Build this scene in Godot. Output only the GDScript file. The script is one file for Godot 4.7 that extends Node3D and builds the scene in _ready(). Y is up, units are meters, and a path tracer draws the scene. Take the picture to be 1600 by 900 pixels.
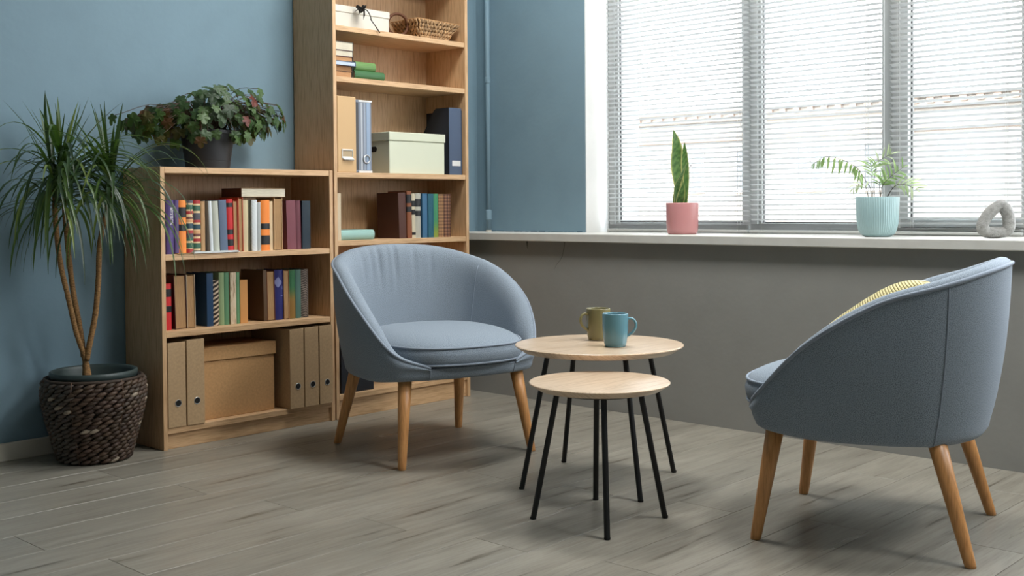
extends Node3D
# A reading corner: two tub armchairs, two nesting tables, two bookcases and a long blinded window.
# X runs along the back wall towards the window wall, Y up, Z out of the back wall into the room.

const FILL_LAMP_X := -0.75  # row of unseen fill lamps added to lift the interior beside the daylight
const FILL_LAMP_ENERGY := 1.5

var M := {}
var used := {}
var rng := RandomNumberGenerator.new()


func _ready() -> void:
	rng.seed = 7
	camera_and_light()
	materials()
	added_fill_lamps()
	room()
	windows()
	street()
	bookcases()
	armchairs()
	tables()
	floor_plant()
	ivy_plant()
	shelf_things()
	books()
	binders()
	sill_things()


func camera_and_light() -> void:
	var cam := Camera3D.new()
	cam.name = "camera"
	cam.projection = Camera3D.PROJECTION_FRUSTUM
	cam.near = 0.05
	cam.far = 200.0
	var f := 1753.488
	cam.size = 2.0 * cam.near * 450.0 / f
	cam.frustum_offset = Vector2(0.0, -87.323 / f * cam.near)
	cam.transform = Transform3D(Basis(Vector3(0.684292, -0.007498, 0.729169), Vector3(0.021202, 0.999729, -0.009617), Vector3(-0.7289, 0.022041, 0.684266)), Vector3(-3.88356, 0.898775, 4.084318))
	add_child(cam)
	cam.current = true
	var env := Environment.new()
	env.background_mode = Environment.BG_SKY
	var sky := Sky.new()
	var sm := ProceduralSkyMaterial.new()
	sm.sky_top_color = Color(0.90, 0.95, 1.0)
	sm.sky_horizon_color = Color(1.0, 1.0, 1.0)
	sm.ground_horizon_color = Color(0.62, 0.61, 0.58)
	sm.ground_bottom_color = Color(0.50, 0.49, 0.47)
	sm.sky_curve = 0.3
	sky.sky_material = sm
	env.sky = sky
	env.background_energy_multiplier = 4.3
	env.tonemap_mode = Environment.TONE_MAPPER_LINEAR
	env.tonemap_exposure = 2.8
	env.sdfgi_enabled = true
	env.ssao_enabled = true
	env.ssil_enabled = true
	var we := WorldEnvironment.new()
	we.name = "environment"
	we.environment = env
	add_child(we)


# ---------------------------------------------------------------- helpers

func numbered(n: String) -> String:
	if not used.has(n):
		used[n] = 0
		return n
	used[n] += 1
	return "%s_%03d" % [n, used[n]]


func tag(o: Node, label: String, category: String, group := "", kind := "") -> void:
	if label: o.set_meta("label", label)
	if category: o.set_meta("category", category)
	if group: o.set_meta("group", group)
	if kind: o.set_meta("kind", kind)


func thing(n: String, label: String, category: String, at := Transform3D(), group := "") -> Node3D:
	var o := Node3D.new()
	o.name = numbered(n)
	add_child(o)
	o.transform = at
	tag(o, label, category, group)
	return o


func put(n: String, mesh: Mesh, mat: Material, parent: Node = null, xf := Transform3D()) -> MeshInstance3D:
	var o := MeshInstance3D.new()
	o.name = n if parent else numbered(n)
	o.mesh = mesh
	o.material_override = mat
	o.transform = xf
	(parent if parent else self).add_child(o, true)
	return o


func structure(n: String, mesh: Mesh, mat: Material, parent: Node = null, xf := Transform3D()) -> MeshInstance3D:
	var o := put(n, mesh, mat, parent, xf)
	o.set_meta("kind", "structure")
	return o


func begin(smooth := false) -> SurfaceTool:
	var st := SurfaceTool.new()
	st.begin(Mesh.PRIMITIVE_TRIANGLES)
	st.set_smooth_group(0 if smooth else -1)
	return st


func done(st: SurfaceTool) -> ArrayMesh:
	st.generate_normals()
	return st.commit()


# a, b, c counter-clockwise seen from outside
func tri(st: SurfaceTool, a: Vector3, b: Vector3, c: Vector3) -> void:
	st.add_vertex(a)
	st.add_vertex(c)
	st.add_vertex(b)


func quad(st: SurfaceTool, a: Vector3, b: Vector3, c: Vector3, d: Vector3) -> void:
	tri(st, a, b, c)
	tri(st, a, c, d)


func box_to(st: SurfaceTool, lo: Vector3, hi: Vector3, c := 0.0, xf := Transform3D()) -> void:
	if c <= 0.0:
		var p := []
		for i in 8:
			p.append(xf * Vector3(hi.x if i & 1 else lo.x, hi.y if i & 2 else lo.y, hi.z if i & 4 else lo.z))
		quad(st, p[0], p[2], p[3], p[1])
		quad(st, p[4], p[5], p[7], p[6])
		quad(st, p[0], p[4], p[6], p[2])
		quad(st, p[1], p[3], p[7], p[5])
		quad(st, p[2], p[6], p[7], p[3])
		quad(st, p[0], p[1], p[5], p[4])
		return
	# chamfered: three points per corner
	c = minf(c, minf(hi.x - lo.x, minf(hi.y - lo.y, hi.z - lo.z)) * 0.45)
	var q := []
	for i in 8:
		var s := Vector3(1 if i & 1 else -1, 1 if i & 2 else -1, 1 if i & 4 else -1)
		var k := Vector3(hi.x if i & 1 else lo.x, hi.y if i & 2 else lo.y, hi.z if i & 4 else lo.z)
		q.append([xf * (k - Vector3(0, s.y, s.z) * c), xf * (k - Vector3(s.x, 0, s.z) * c), xf * (k - Vector3(s.x, s.y, 0) * c)])
	var faces := [[0, 0, 4, 6, 2], [0, 1, 3, 7, 5], [1, 0, 1, 5, 4], [1, 2, 6, 7, 3], [2, 0, 2, 3, 1], [2, 4, 5, 7, 6]]
	for f in faces:
		var a: int = f[0]
		quad(st, q[f[1]][a], q[f[2]][a], q[f[3]][a], q[f[4]][a])
	var mid := xf * ((lo + hi) * 0.5)
	for i in 8:
		for b in 3:
			var j: int = i | (1 << b)
			if j == i:
				continue
			var u := (b + 1) % 3
			var v := (b + 2) % 3
			out_quad(st, q[i][u], q[j][u], q[j][v], q[i][v], mid)
		out_tri(st, q[i][0], q[i][1], q[i][2], mid)


func out_tri(st: SurfaceTool, a: Vector3, b: Vector3, c: Vector3, mid: Vector3) -> void:
	if (b - a).cross(c - a).dot((a + b + c) / 3.0 - mid) < 0.0:
		tri(st, a, c, b)
	else:
		tri(st, a, b, c)


func out_quad(st: SurfaceTool, a: Vector3, b: Vector3, c: Vector3, d: Vector3, mid: Vector3) -> void:
	if (b - a).cross(c - a).dot((a + b + c + d) / 4.0 - mid) < 0.0:
		quad(st, d, c, b, a)
	else:
		quad(st, a, b, c, d)


func box(lo: Vector3, hi: Vector3, c := 0.0) -> ArrayMesh:
	var st := begin()
	box_to(st, lo, hi, c)
	return done(st)


# a sheet of points rows[i][j]; outside is on the side of (row direction) x (column direction)
func sheet_to(st: SurfaceTool, rows: Array, close_rows := false, close_cols := false, flip := false) -> void:
	var n := rows.size()
	var m: int = rows[0].size()
	for i in (n if close_rows else n - 1):
		for j in (m if close_cols else m - 1):
			var a: Vector3 = rows[i][j]
			var b: Vector3 = rows[(i + 1) % n][j]
			var c: Vector3 = rows[(i + 1) % n][(j + 1) % m]
			var d: Vector3 = rows[i][(j + 1) % m]
			if flip:
				quad(st, a, d, c, b)
			else:
				quad(st, a, b, c, d)


func sheet(rows: Array, close_rows := false, close_cols := false, flip := false) -> ArrayMesh:
	var st := begin(true)
	sheet_to(st, rows, close_rows, close_cols, flip)
	return done(st)


# a sheet with texture coordinates running 0..1 both ways
func sheet_uv(rows: Array, flip := false) -> ArrayMesh:
	var st := begin(true)
	var n := rows.size()
	var m: int = rows[0].size()
	for i in n - 1:
		for j in m - 1:
			var k := [[i, j], [i + 1, j], [i + 1, j + 1], [i, j + 1]]
			for t in [[0, 2, 1], [0, 3, 2]]:
				var order: Array = [t[0], t[2], t[1]] if flip else t
				for w in order:
					st.set_uv(Vector2(float(k[w][1]) / (m - 1), 1.0 - float(k[w][0]) / (n - 1)))
					st.add_vertex(rows[k[w][0]][k[w][1]])
	return done(st)


# profile points are (radius, height); each band keeps its own smoothing unless smooth
func lathe_to(st: SurfaceTool, profile: Array, seg := 48, smooth := false, xf := Transform3D()) -> void:
	for k in profile.size() - 1:
		st.set_smooth_group(0 if smooth else k + 1)
		var a: Vector2 = profile[k]
		var b: Vector2 = profile[k + 1]
		for i in seg:
			var t0 := TAU * i / seg
			var t1 := TAU * (i + 1) / seg
			var p0 := xf * Vector3(a.x * cos(t0), a.y, a.x * sin(t0))
			var p1 := xf * Vector3(a.x * cos(t1), a.y, a.x * sin(t1))
			var q0 := xf * Vector3(b.x * cos(t0), b.y, b.x * sin(t0))
			var q1 := xf * Vector3(b.x * cos(t1), b.y, b.x * sin(t1))
			if a.x < 1e-6:
				tri(st, p0, q0, q1)
			elif b.x < 1e-6:
				tri(st, p0, q0, p1)
			else:
				quad(st, p0, q0, q1, p1)


func lathe(profile: Array, seg := 48, smooth := false) -> ArrayMesh:
	var st := begin(true)
	lathe_to(st, profile, seg, smooth)
	return done(st)


# a tube along points, with one radius or one per point
func tube_to(st: SurfaceTool, pts: Array, radius, seg := 8, closed := false, flat := Vector2(1, 1)) -> void:
	var n := pts.size()
	var rows := []
	var up := Vector3.UP
	var d0: Vector3 = (pts[1] - pts[0]).normalized()
	if absf(d0.dot(up)) > 0.9:
		up = Vector3.RIGHT
	var side := d0.cross(up).normalized()
	for i in n:
		var a: Vector3 = pts[(i - 1 + n) % n] if closed or i > 0 else pts[0]
		var b: Vector3 = pts[(i + 1) % n] if closed or i < n - 1 else pts[n - 1]
		var d := (b - a).normalized()
		side = (side - d * side.dot(d)).normalized()
		var up2 := side.cross(d)
		var r: float = radius[i] if radius is Array else radius
		var row := []
		for k in seg:
			var t := TAU * k / seg
			row.append(pts[i] + (side * cos(t) * flat.x + up2 * sin(t) * flat.y) * r)
		rows.append(row)
	if closed:
		# match the twist of the last ring to the first one
		var best := 0
		var dist := 1e9
		for s in seg:
			var e: float = rows[n - 1][s].distance_to(rows[0][0])
			if e < dist:
				dist = e
				best = s
		var last: Array = rows[n - 1]
		var turned := []
		for k in seg:
			turned.append(last[(k + best) % seg])
		rows.append(rows[0])
		rows[n - 1] = last
		var bridge := turned
		sheet_to(st, rows.slice(0, n), false, true)
		sheet_to(st, [bridge, rows[0]], false, true)
		return
	sheet_to(st, rows, false, true)
	for k in range(1, seg - 1):
		tri(st, rows[0][0], rows[0][k], rows[0][k + 1])
		tri(st, rows[n - 1][0], rows[n - 1][k + 1], rows[n - 1][k])


func tube(pts: Array, radius, seg := 8, closed := false, flat := Vector2(1, 1)) -> ArrayMesh:
	var st := begin(true)
	tube_to(st, pts, radius, seg, closed, flat)
	return done(st)


func curve(ctrl: Array, per := 8, closed := false) -> Array:
	var out := []
	var n := ctrl.size()
	for i in (n if closed else n - 1):
		var p1 = ctrl[i]
		var p2 = ctrl[(i + 1) % n]
		var p0 = ctrl[(i - 1 + n) % n] if closed or i > 0 else p1 * 2.0 - p2
		var p3 = ctrl[(i + 2) % n] if closed or i < n - 2 else p2 * 2.0 - p1
		for k in per:
			var t := float(k) / per
			out.append((p1 * 2.0 + (p2 - p0) * t + (p0 * 2.0 - p1 * 5.0 + p2 * 4.0 - p3) * t * t + (p1 * 3.0 - p0 - p2 * 3.0 + p3) * t * t * t) * 0.5)
	if not closed:
		out.append(ctrl[n - 1])
	return out


# an outline in x, y with thickness from z0 to z1 (convex or not)
func slab_to(st: SurfaceTool, outline: PackedVector2Array, z0: float, z1: float, xf := Transform3D()) -> void:
	if Geometry2D.is_polygon_clockwise(outline):
		outline.reverse()
	var idx := Geometry2D.triangulate_polygon(outline)
	for k in range(0, idx.size(), 3):
		var a := outline[idx[k]]
		var b := outline[idx[k + 1]]
		var c := outline[idx[k + 2]]
		if (b - a).cross(c - a) < 0.0:
			var t := b
			b = c
			c = t
		tri(st, xf * Vector3(a.x, a.y, z1), xf * Vector3(b.x, b.y, z1), xf * Vector3(c.x, c.y, z1))
		tri(st, xf * Vector3(a.x, a.y, z0), xf * Vector3(c.x, c.y, z0), xf * Vector3(b.x, b.y, z0))
	for k in outline.size():
		var a := outline[k]
		var b := outline[(k + 1) % outline.size()]
		quad(st, xf * Vector3(a.x, a.y, z0), xf * Vector3(b.x, b.y, z0), xf * Vector3(b.x, b.y, z1), xf * Vector3(a.x, a.y, z1))


func at(x: float, y: float, z: float) -> Transform3D:
	return Transform3D(Basis(), Vector3(x, y, z))


# ---------------------------------------------------------------- materials

func mat(c: Color, rough := 0.6, extra := {}) -> StandardMaterial3D:
	var m := StandardMaterial3D.new()
	m.albedo_color = c
	m.roughness = rough
	for k in extra:
		m.set(k, extra[k])
	return m


func ramp(stops: Array) -> Gradient:
	var g := Gradient.new()
	var o := PackedFloat32Array()
	var c := PackedColorArray()
	for s in stops:
		o.append(s[0])
		c.append(s[1])
	g.offsets = o
	g.colors = c
	return g


func noise_tex(freq: float, stops: Array, sd := 1, octaves := 4, size := 512, type := FastNoiseLite.TYPE_SIMPLEX_SMOOTH, normal := 0.0) -> NoiseTexture2D:
	var n := FastNoiseLite.new()
	n.noise_type = type
	n.seed = sd
	n.frequency = freq
	n.fractal_octaves = octaves
	var t := NoiseTexture2D.new()
	t.noise = n
	t.width = size
	t.height = size
	t.seamless = true
	if normal > 0.0:
		t.as_normal_map = true
		t.bump_strength = normal
	else:
		t.color_ramp = ramp(stops)
	return t


func tri_mat(tex: Texture2D, scale: Vector3, tint := Color.WHITE, rough := 0.6, extra := {}) -> StandardMaterial3D:
	var e := {"albedo_texture": tex, "uv1_triplanar": true, "uv1_scale": scale, "uv1_triplanar_sharpness": 8.0}
	e.merge(extra, true)
	return mat(tint, rough, e)


func picture(w: int, h: int, f: Callable) -> ImageTexture:
	var im := Image.create(w, h, false, Image.FORMAT_RGB8)
	for y in h:
		for x in w:
			im.set_pixel(x, y, f.call(x, y))
	return ImageTexture.create_from_image(im)


func materials() -> void:
	var G := func(v: float) -> Color: return Color(v, v, v)
	var grain := noise_tex(0.022, [[0.0, Color(0.82, 0.79, 0.75)], [0.42, Color(0.95, 0.935, 0.915)], [0.62, Color(1, 1, 1)], [1.0, Color(0.90, 0.88, 0.85)]], 3, 5)
	var oak := Color(0.83, 0.685, 0.525)
	M.oak_v = tri_mat(grain, Vector3(9, 0.55, 9), oak, 0.5)
	M.oak_h = tri_mat(grain, Vector3(0.55, 9, 9), oak, 0.5)
	M.oak_plinth = tri_mat(grain, Vector3(0.6, 9, 9), oak, 0.45)
	M.table_oak = tri_mat(grain, Vector3(0.32, 8, 8), Color(0.90, 0.80, 0.69), 0.24, {"clearcoat_enabled": true, "clearcoat": 0.6, "clearcoat_roughness": 0.28})
	M.beech = tri_mat(grain, Vector3(10, 1.0, 10), Color(0.83, 0.60, 0.37), 0.38)
	var plank := noise_tex(0.012, [[0.0, Color(0.50, 0.46, 0.42)], [0.10, Color(0.70, 0.68, 0.64)], [0.20, Color(0.91, 0.90, 0.88)], [0.45, Color(0.955, 0.95, 0.93)], [0.65, Color(1, 0.995, 0.98)], [1.0, Color(0.92, 0.90, 0.87)]], 11, 4, 1024)
	var worn := noise_tex(0.02, [[0.0, Color(0.28, 0.28, 0.28)], [1.0, Color(0.50, 0.50, 0.50)]], 12, 4, 256)
	var fine := noise_tex(0.07, [[0.0, G.call(0.86)], [0.5, G.call(0.97)], [1.0, G.call(1.0)]], 13, 3, 1024)
	M.planks = []
	for k in 8:
		var v := 0.565 + 0.035 * ((k * 5) % 8) / 7.0
		M.planks.append(tri_mat(plank, Vector3(0.11, 1.5, 1.5), Color(v, v * 0.97, v * 0.905), 0.9, {"uv1_offset": Vector3(0.37 * k, 0.13 * k, 0.61 * k), "roughness_texture": worn, "detail_enabled": true, "detail_albedo": fine, "detail_blend_mode": BaseMaterial3D.BLEND_MODE_MUL}))
	M.slab = mat(Color(0.30, 0.29, 0.27), 0.8)
	var plaster := noise_tex(0.012, [[0.0, G.call(0.965)], [0.5, G.call(0.99)], [1.0, G.call(1.0)]], 21, 4)
	var bumps := noise_tex(0.09, [], 22, 3, 512, FastNoiseLite.TYPE_SIMPLEX_SMOOTH, 1.2)
	var rough_wall := {"normal_enabled": true, "normal_texture": bumps, "normal_scale": 0.09}
	M.blue_wall = tri_mat(plaster, Vector3(0.7, 0.7, 0.7), Color(0.47, 0.575, 0.63), 0.75, rough_wall)
	M.grey_wall = tri_mat(plaster, Vector3(0.7, 0.7, 0.7), Color(0.57, 0.567, 0.548), 0.75, rough_wall)
	M.white_wall = tri_mat(plaster, Vector3(0.7, 0.7, 0.7), Color(0.86, 0.86, 0.85), 0.8)
	M.far_wall = tri_mat(plaster, Vector3(0.7, 0.7, 0.7), Color(0.56, 0.60, 0.62), 0.8)
	M.ceiling = mat(Color(0.86, 0.86, 0.85), 0.9)
	M.sill = tri_mat(plaster, Vector3(1.5, 1.5, 1.5), Color(0.82, 0.815, 0.79), 0.4)
	M.skirting = mat(Color(0.80, 0.77, 0.71), 0.5)
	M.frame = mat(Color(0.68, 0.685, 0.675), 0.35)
	M.gasket = mat(Color(0.06, 0.06, 0.065), 0.6)
	M.slat = mat(Color(0.78, 0.785, 0.78), 0.4)
	M.cord = mat(Color(0.85, 0.85, 0.84), 0.8)
	M.glass = mat(Color(1, 1, 1, 0.04), 0.02, {"transparency": BaseMaterial3D.TRANSPARENCY_ALPHA})
	M.crack = mat(Color(0.16, 0.15, 0.14), 0.9)
	# cloth
	var melange := noise_tex(0.13, [[0.0, Color(0.46, 0.48, 0.52)], [0.42, Color(0.78, 0.80, 0.83)], [0.58, Color(0.94, 0.95, 0.96)], [1.0, Color(1, 1, 1)]], 31, 3, 512)
	var weave := noise_tex(0.28, [], 32, 2, 512, FastNoiseLite.TYPE_SIMPLEX_SMOOTH, 3.0)
	M.fabric = tri_mat(melange, Vector3(5.0, 5.0, 5.0), Color(0.595, 0.635, 0.67), 0.95, {"normal_enabled": true, "normal_texture": weave, "normal_scale": 0.12, "rim_enabled": true, "rim": 0.35, "rim_tint": 0.6})
	M.piping = mat(Color(0.52, 0.56, 0.61), 0.9, {"rim_enabled": true, "rim": 0.3, "rim_tint": 0.6})
	M.lining = mat(Color(0.05, 0.05, 0.055), 0.9)
	M.black_steel = mat(Color(0.035, 0.035, 0.038), 0.45)
	M.foot = mat(Color(0.12, 0.10, 0.09), 0.7)
	# plants and pots
	M.leaf_long = []
	for c in [Color(0.17, 0.25, 0.125), Color(0.24, 0.33, 0.14), Color(0.125, 0.195, 0.115), Color(0.38, 0.44, 0.20)]:
		M.leaf_long.append(mat(c, 0.42, {"backlight_enabled": true, "backlight": Color(0.25, 0.36, 0.12)}))
	M.leaf_ivy = []
	for c in [Color(0.17, 0.27, 0.125), Color(0.23, 0.33, 0.14), Color(0.135, 0.215, 0.115), Color(0.33, 0.19, 0.10), Color(0.28, 0.26, 0.11), Color(0.36, 0.15, 0.115)]:
		M.leaf_ivy.append(mat(c, 0.52, {"backlight_enabled": true, "backlight": Color(0.25, 0.32, 0.10)}))
	M.leaf_palm = []
	for c in [Color(0.47, 0.60, 0.35), Color(0.58, 0.68, 0.47), Color(0.70, 0.75, 0.62)]:
		M.leaf_palm.append(mat(c, 0.45, {"backlight_enabled": true, "backlight": Color(0.45, 0.55, 0.33)}))
	M.leaf_edged = mat(Color.WHITE, 0.4, {"vertex_color_use_as_albedo": true, "backlight_enabled": true, "backlight": Color(0.3, 0.4, 0.15)})
	M.bark = tri_mat(noise_tex(0.05, [[0.0, Color(0.55, 0.45, 0.33)], [0.5, Color(0.9, 0.82, 0.68)], [1.0, Color(1, 0.95, 0.85)]], 41, 3, 256), Vector3(5, 14, 5), Color(0.62, 0.51, 0.37), 0.8)
	M.vine = mat(Color(0.27, 0.19, 0.12), 0.6)
	M.stalk = mat(Color(0.30, 0.27, 0.20), 0.6)
	M.soil = tri_mat(noise_tex(0.08, [[0.0, Color(0.3, 0.25, 0.2)], [1.0, Color(1, 0.9, 0.8)]], 42, 4, 256), Vector3(5, 5, 5), Color(0.16, 0.115, 0.08), 0.95)
	M.pot_green = mat(Color(0.215, 0.265, 0.26), 0.45)
	M.pot_dark = mat(Color(0.155, 0.16, 0.175), 0.5)
	M.pot_pink = mat(Color(0.76, 0.53, 0.53), 0.2)
	M.pot_aqua = mat(Color(0.60, 0.71, 0.72), 0.4)
	M.strand = mat(Color.WHITE, 0.6, {"vertex_color_use_as_albedo": true})
	M.rush = mat(Color.WHITE, 0.75, {"vertex_color_use_as_albedo": true})
	M.dried = mat(Color(0.035, 0.03, 0.028), 0.9)
	M.mug_green = mat(Color(0.48, 0.455, 0.31), 0.16)
	M.mug_blue = mat(Color(0.36, 0.53, 0.585), 0.14)
	M.stone = tri_mat(noise_tex(0.03, [[0.0, Color(0.78, 0.775, 0.77)], [0.5, Color(0.93, 0.925, 0.92)], [1.0, Color(1, 1, 0.99)]], 43, 5, 256), Vector3(7, 7, 7), Color(0.60, 0.60, 0.59), 0.9, {"normal_enabled": true, "normal_texture": noise_tex(0.12, [], 44, 3, 256, FastNoiseLite.TYPE_SIMPLEX_SMOOTH, 5.0), "normal_scale": 0.6})
	# paper and board
	var fibre := noise_tex(0.1, [[0.0, G.call(0.90)], [1.0, G.call(1.0)]], 51, 3, 256)
	M.kraft = tri_mat(fibre, Vector3(3, 3, 3), Color(0.80, 0.62, 0.42), 0.8)
	M.board = tri_mat(fibre, Vector3(3, 3, 3), Color(0.745, 0.625, 0.475), 0.75)
	M.pages = tri_mat(noise_tex(0.05, [[0.0, G.call(0.78)], [1.0, G.call(1.0)]], 52, 3, 256), Vector3(90, 1.5, 90), Color(0.90, 0.865, 0.78), 0.9)
	M.pages_flat = tri_mat(noise_tex(0.05, [[0.0, G.call(0.78)], [1.0, G.call(1.0)]], 52, 3, 256), Vector3(1.5, 90, 1.5), Color(0.90, 0.865, 0.78), 0.9)
	M.pages_tan = tri_mat(noise_tex(0.05, [[0.0, G.call(0.75)], [1.0, G.call(1.0)]], 53, 3, 256), Vector3(90, 1.5, 90), Color(0.76, 0.60, 0.42), 0.9)
	M.pages_tan_flat = tri_mat(noise_tex(0.05, [[0.0, G.call(0.75)], [1.0, G.call(1.0)]], 53, 3, 256), Vector3(1.5, 90, 1.5), Color(0.82, 0.62, 0.44), 0.9)
	M.steel = mat(Color(0.78, 0.78, 0.78), 0.3, {"metallic": 0.9})
	M.black = mat(Color(0.02, 0.02, 0.02), 0.7)
	M.white = mat(Color(0.86, 0.86, 0.85), 0.5)
	M.plain = {}


func dye(c: Color, rough := 0.55) -> StandardMaterial3D:
	var k := "%s%.2f" % [c.to_html(), rough]
	if not M.plain.has(k):
		M.plain[k] = mat(c, rough)
	return M.plain[k]


# ---------------------------------------------------------------- room

func room() -> void:
	var fl := structure("floor", box(Vector3(-6.2, -0.2, -0.2), Vector3(0.2, -0.012, 6.7)), M.slab)
	var w := 0.193
	var long := 1.29
	var shared := {}
	var row := 0
	var z := 0.0
	while z < 6.5:
		var x := -6.0 - fposmod(0.47 * row, 1.0) * long
		var k := row * 3
		while x < -0.001:
			var x0 := maxf(x, -6.0)
			var x1 := minf(x + long, 0.0)
			if x1 - x0 > 0.02:
				var key := snappedf(x1 - x0, 0.001)
				if not shared.has(key):
					shared[key] = box(Vector3(-(x1 - x0) / 2 + 0.0007, -0.012, -w / 2 + 0.0007), Vector3((x1 - x0) / 2 - 0.0007, 0.0, w / 2 - 0.0007), 0.0005)
				structure("plank", shared[key], M.planks[(k * 7 + row * 5) % 8], fl, at((x0 + x1) / 2, 0, z + w / 2))
			x += long
			k += 1
		z += w
		row += 1
	structure("wall_back", box(Vector3(-6.2, 0, -0.2), Vector3(0.21, 3.05, 0)), M.blue_wall)
	structure("wall_left", box(Vector3(-6.2, 0, 0), Vector3(-6.0, 3.05, 6.5)), M.far_wall)
	var fw := begin()
	for q in [[-6.2, 0.62, 0.0, 3.05]]:
		box_to(fw, Vector3(q[0], q[2], 6.5), Vector3(q[1], q[3], 6.7))
	structure("wall_front", done(fw), M.far_wall)
	structure("ceiling", box(Vector3(-6.2, 3.05, -0.2), Vector3(0.62, 3.25, 6.7)), M.ceiling)
	var lower := structure("wall_window_lower", box(Vector3(0, -0.012, 0), Vector3(0.62, 0.7410, 6.5)), M.grey_wall)
	# the crack and the small nick below the sill
	var c := []
	for p in [[0.739, 0.767], [0.715, 0.763], [0.690, 0.757], [0.672, 0.750], [0.655, 0.738], [0.635, 0.716], [0.612, 0.702]]:
		c.append(Vector3(0.0002, p[0], p[1]))
	put("crack", tube(c, [0.0016, 0.0011, 0.0009, 0.0010, 0.0008, 0.0007, 0.0003], 5), M.crack, lower)
	put("crack", tube([Vector3(0.0002, 0.742, 0.535), Vector3(0.0002, 0.722, 0.536), Vector3(0.0002, 0.702, 0.539)], [0.0034, 0.0022, 0.0004], 5), M.crack, lower)
	structure("wall_window_pier", box(Vector3(0.21, 0.7781, -0.2), Vector3(0.62, 3.05, 0.717)), M.blue_wall)
	structure("trim_reveal", box(Vector3(0.2125, 0.7781, 0.717), Vector3(0.384, 2.85, 0.7215)), M.white_wall)
	structure("trim_reveal", box(Vector3(0.446, 0.7781, 0.717), Vector3(0.625, 2.85, 0.7225)), M.white_wall)
	structure("wall_window_header", box(Vector3(0.21, 2.85, 0.717), Vector3(0.62, 3.05, 6.5)), M.white_wall)
	structure("wall_window_end", box(Vector3(0.21, 0.7781, 4.4), Vector3(0.62, 2.85, 6.5)), M.white_wall)
	var sill := begin()
	box_to(sill, Vector3(-0.03, 0.7410, 0.0), Vector3(0.44, 0.7781, 6.5), 0.003)
	structure("trim_window_sill", done(sill), M.sill)
	# flaking paint where the pier meets the sill
	var bead := begin()
	var r := RandomNumberGenerator.new()
	r.seed = 5
	var zz := 0.10
	while zz < 0.70:
		var l := r.randf_range(0.012, 0.05)
		box_to(bead, Vector3(0.2065, 0.7781, zz), Vector3(0.2105, 0.7781 + r.randf_range(0.001, 0.006), zz + l), 0.001)
		zz += l + r.randf_range(0.0, 0.02)
	var bd := structure("trim_paint_bead", done(bead), dye(Color(0.29, 0.40, 0.46), 0.8))
	bd.set_meta("label", "ragged dark paint edge along the sill")
	# skirting board at the foot of the back wall
	structure("baseboard_back", box(Vector3(-6.0, 0, 0), Vector3(-1.742, 0.066, 0.014), 0.003), M.skirting)
	# heating pipe in the corner
	var pipe := thing("heating_pipe", "thin blue painted heating pipe standing in the corner beside the tall bookcase", "pipe", at(0.17, 0.7781, 0.118))
	put("riser", tube([Vector3(0, 0, 0), Vector3(0, 0.7, 0), Vector3(0, 1.97, 0)], 0.0125, 20), M.blue_wall, pipe)
	put("coupling", lathe([Vector2(0.0125, 0.055), Vector2(0.0165, 0.060), Vector2(0.0165, 0.105), Vector2(0.0125, 0.110)], 20), M.blue_wall, pipe)
	put("coupling", lathe([Vector2(0.0125, 0.745), Vector2(0.0145, 0.748), Vector2(0.0145, 0.775), Vector2(0.0125, 0.778)], 20), M.blue_wall, pipe)
	put("collar", lathe([Vector2(0.0, 0.0), Vector2(0.0150, 0.0), Vector2(0.0145, 0.006), Vector2(0.0125, 0.007)], 20), M.skirting, pipe)


# added out-of-view fill lamps in a row along the window side, brightening the room
func added_fill_lamps() -> void:
	for q in [[1.3, "first added fill lamp from the corner, above the window side of the room"], [3.0, "second added fill lamp from the corner, above the tables"], [4.7, "third added fill lamp from the corner, nearest the viewer"]]:
		var l := thing("added_fill_lamp", q[1], "lamp", at(FILL_LAMP_X, 3.05, q[0]), "added fill lamps")
		put("fill_housing", box(Vector3(-0.32, -0.045, -0.32), Vector3(0.32, 0.0, 0.32), 0.004), M.white, l)
		put("fill_panel", box(Vector3(-0.30, -0.048, -0.30), Vector3(0.30, -0.0452, 0.30)), mat(Color(0.9, 0.9, 0.9), 0.5, {"emission_enabled": true, "emission": Color(1.0, 1.0, 0.99), "emission_energy_multiplier": 1.5}), l)  # glowing face of the added fill lamp
		var a := AreaLight3D.new()
		a.name = "light"
		a.area_size = Vector2(0.6, 0.6)
		a.area_normalize_energy = true
		a.light_color = Color(1.0, 1.0, 0.99)
		a.light_energy = FILL_LAMP_ENERGY
		a.shadow_enabled = true
		a.transform = Transform3D(Basis(Vector3(1, 0, 0), -PI / 2), Vector3(0, -0.055, 0))
		l.add_child(a, true)


# ---------------------------------------------------------------- windows and blinds

func slat_mesh(len_: float, sag := 0.0) -> ArrayMesh:
	# a slightly crowned aluminium strip 25 mm wide, along z from 0 to len_
	var st := begin(true)
	var top := []
	var low := []
	for k in 7:
		var u := float(k) / 6.0 * 2.0 - 1.0
		var y := 0.0016 * (1.0 - u * u)
		var a := []
		var b := []
		for j in 5:
			var t := float(j) / 4.0
			var s := -sag * 4.0 * t * (1.0 - t)
			a.append(Vector3(u * 0.0125, y + s, t * len_))
			b.append(Vector3(u * 0.0125, y + s - 0.0004, t * len_))
		top.append(a)
		low.append(b)
	sheet_to(st, top, false, false, true)
	sheet_to(st, low)
	st.set_smooth_group(-1)
	sheet_to(st, [top[0], low[0]], false, false, false)
	sheet_to(st, [top[6], low[6]], false, false, true)
	for j in [0, 4]:
		var ra := []
		var rb := []
		for k in 7:
			ra.append(top[k][j])
			rb.append(low[k][j])
		sheet_to(st, [ra, rb], false, false, j == 4)
	return done(st)


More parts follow.
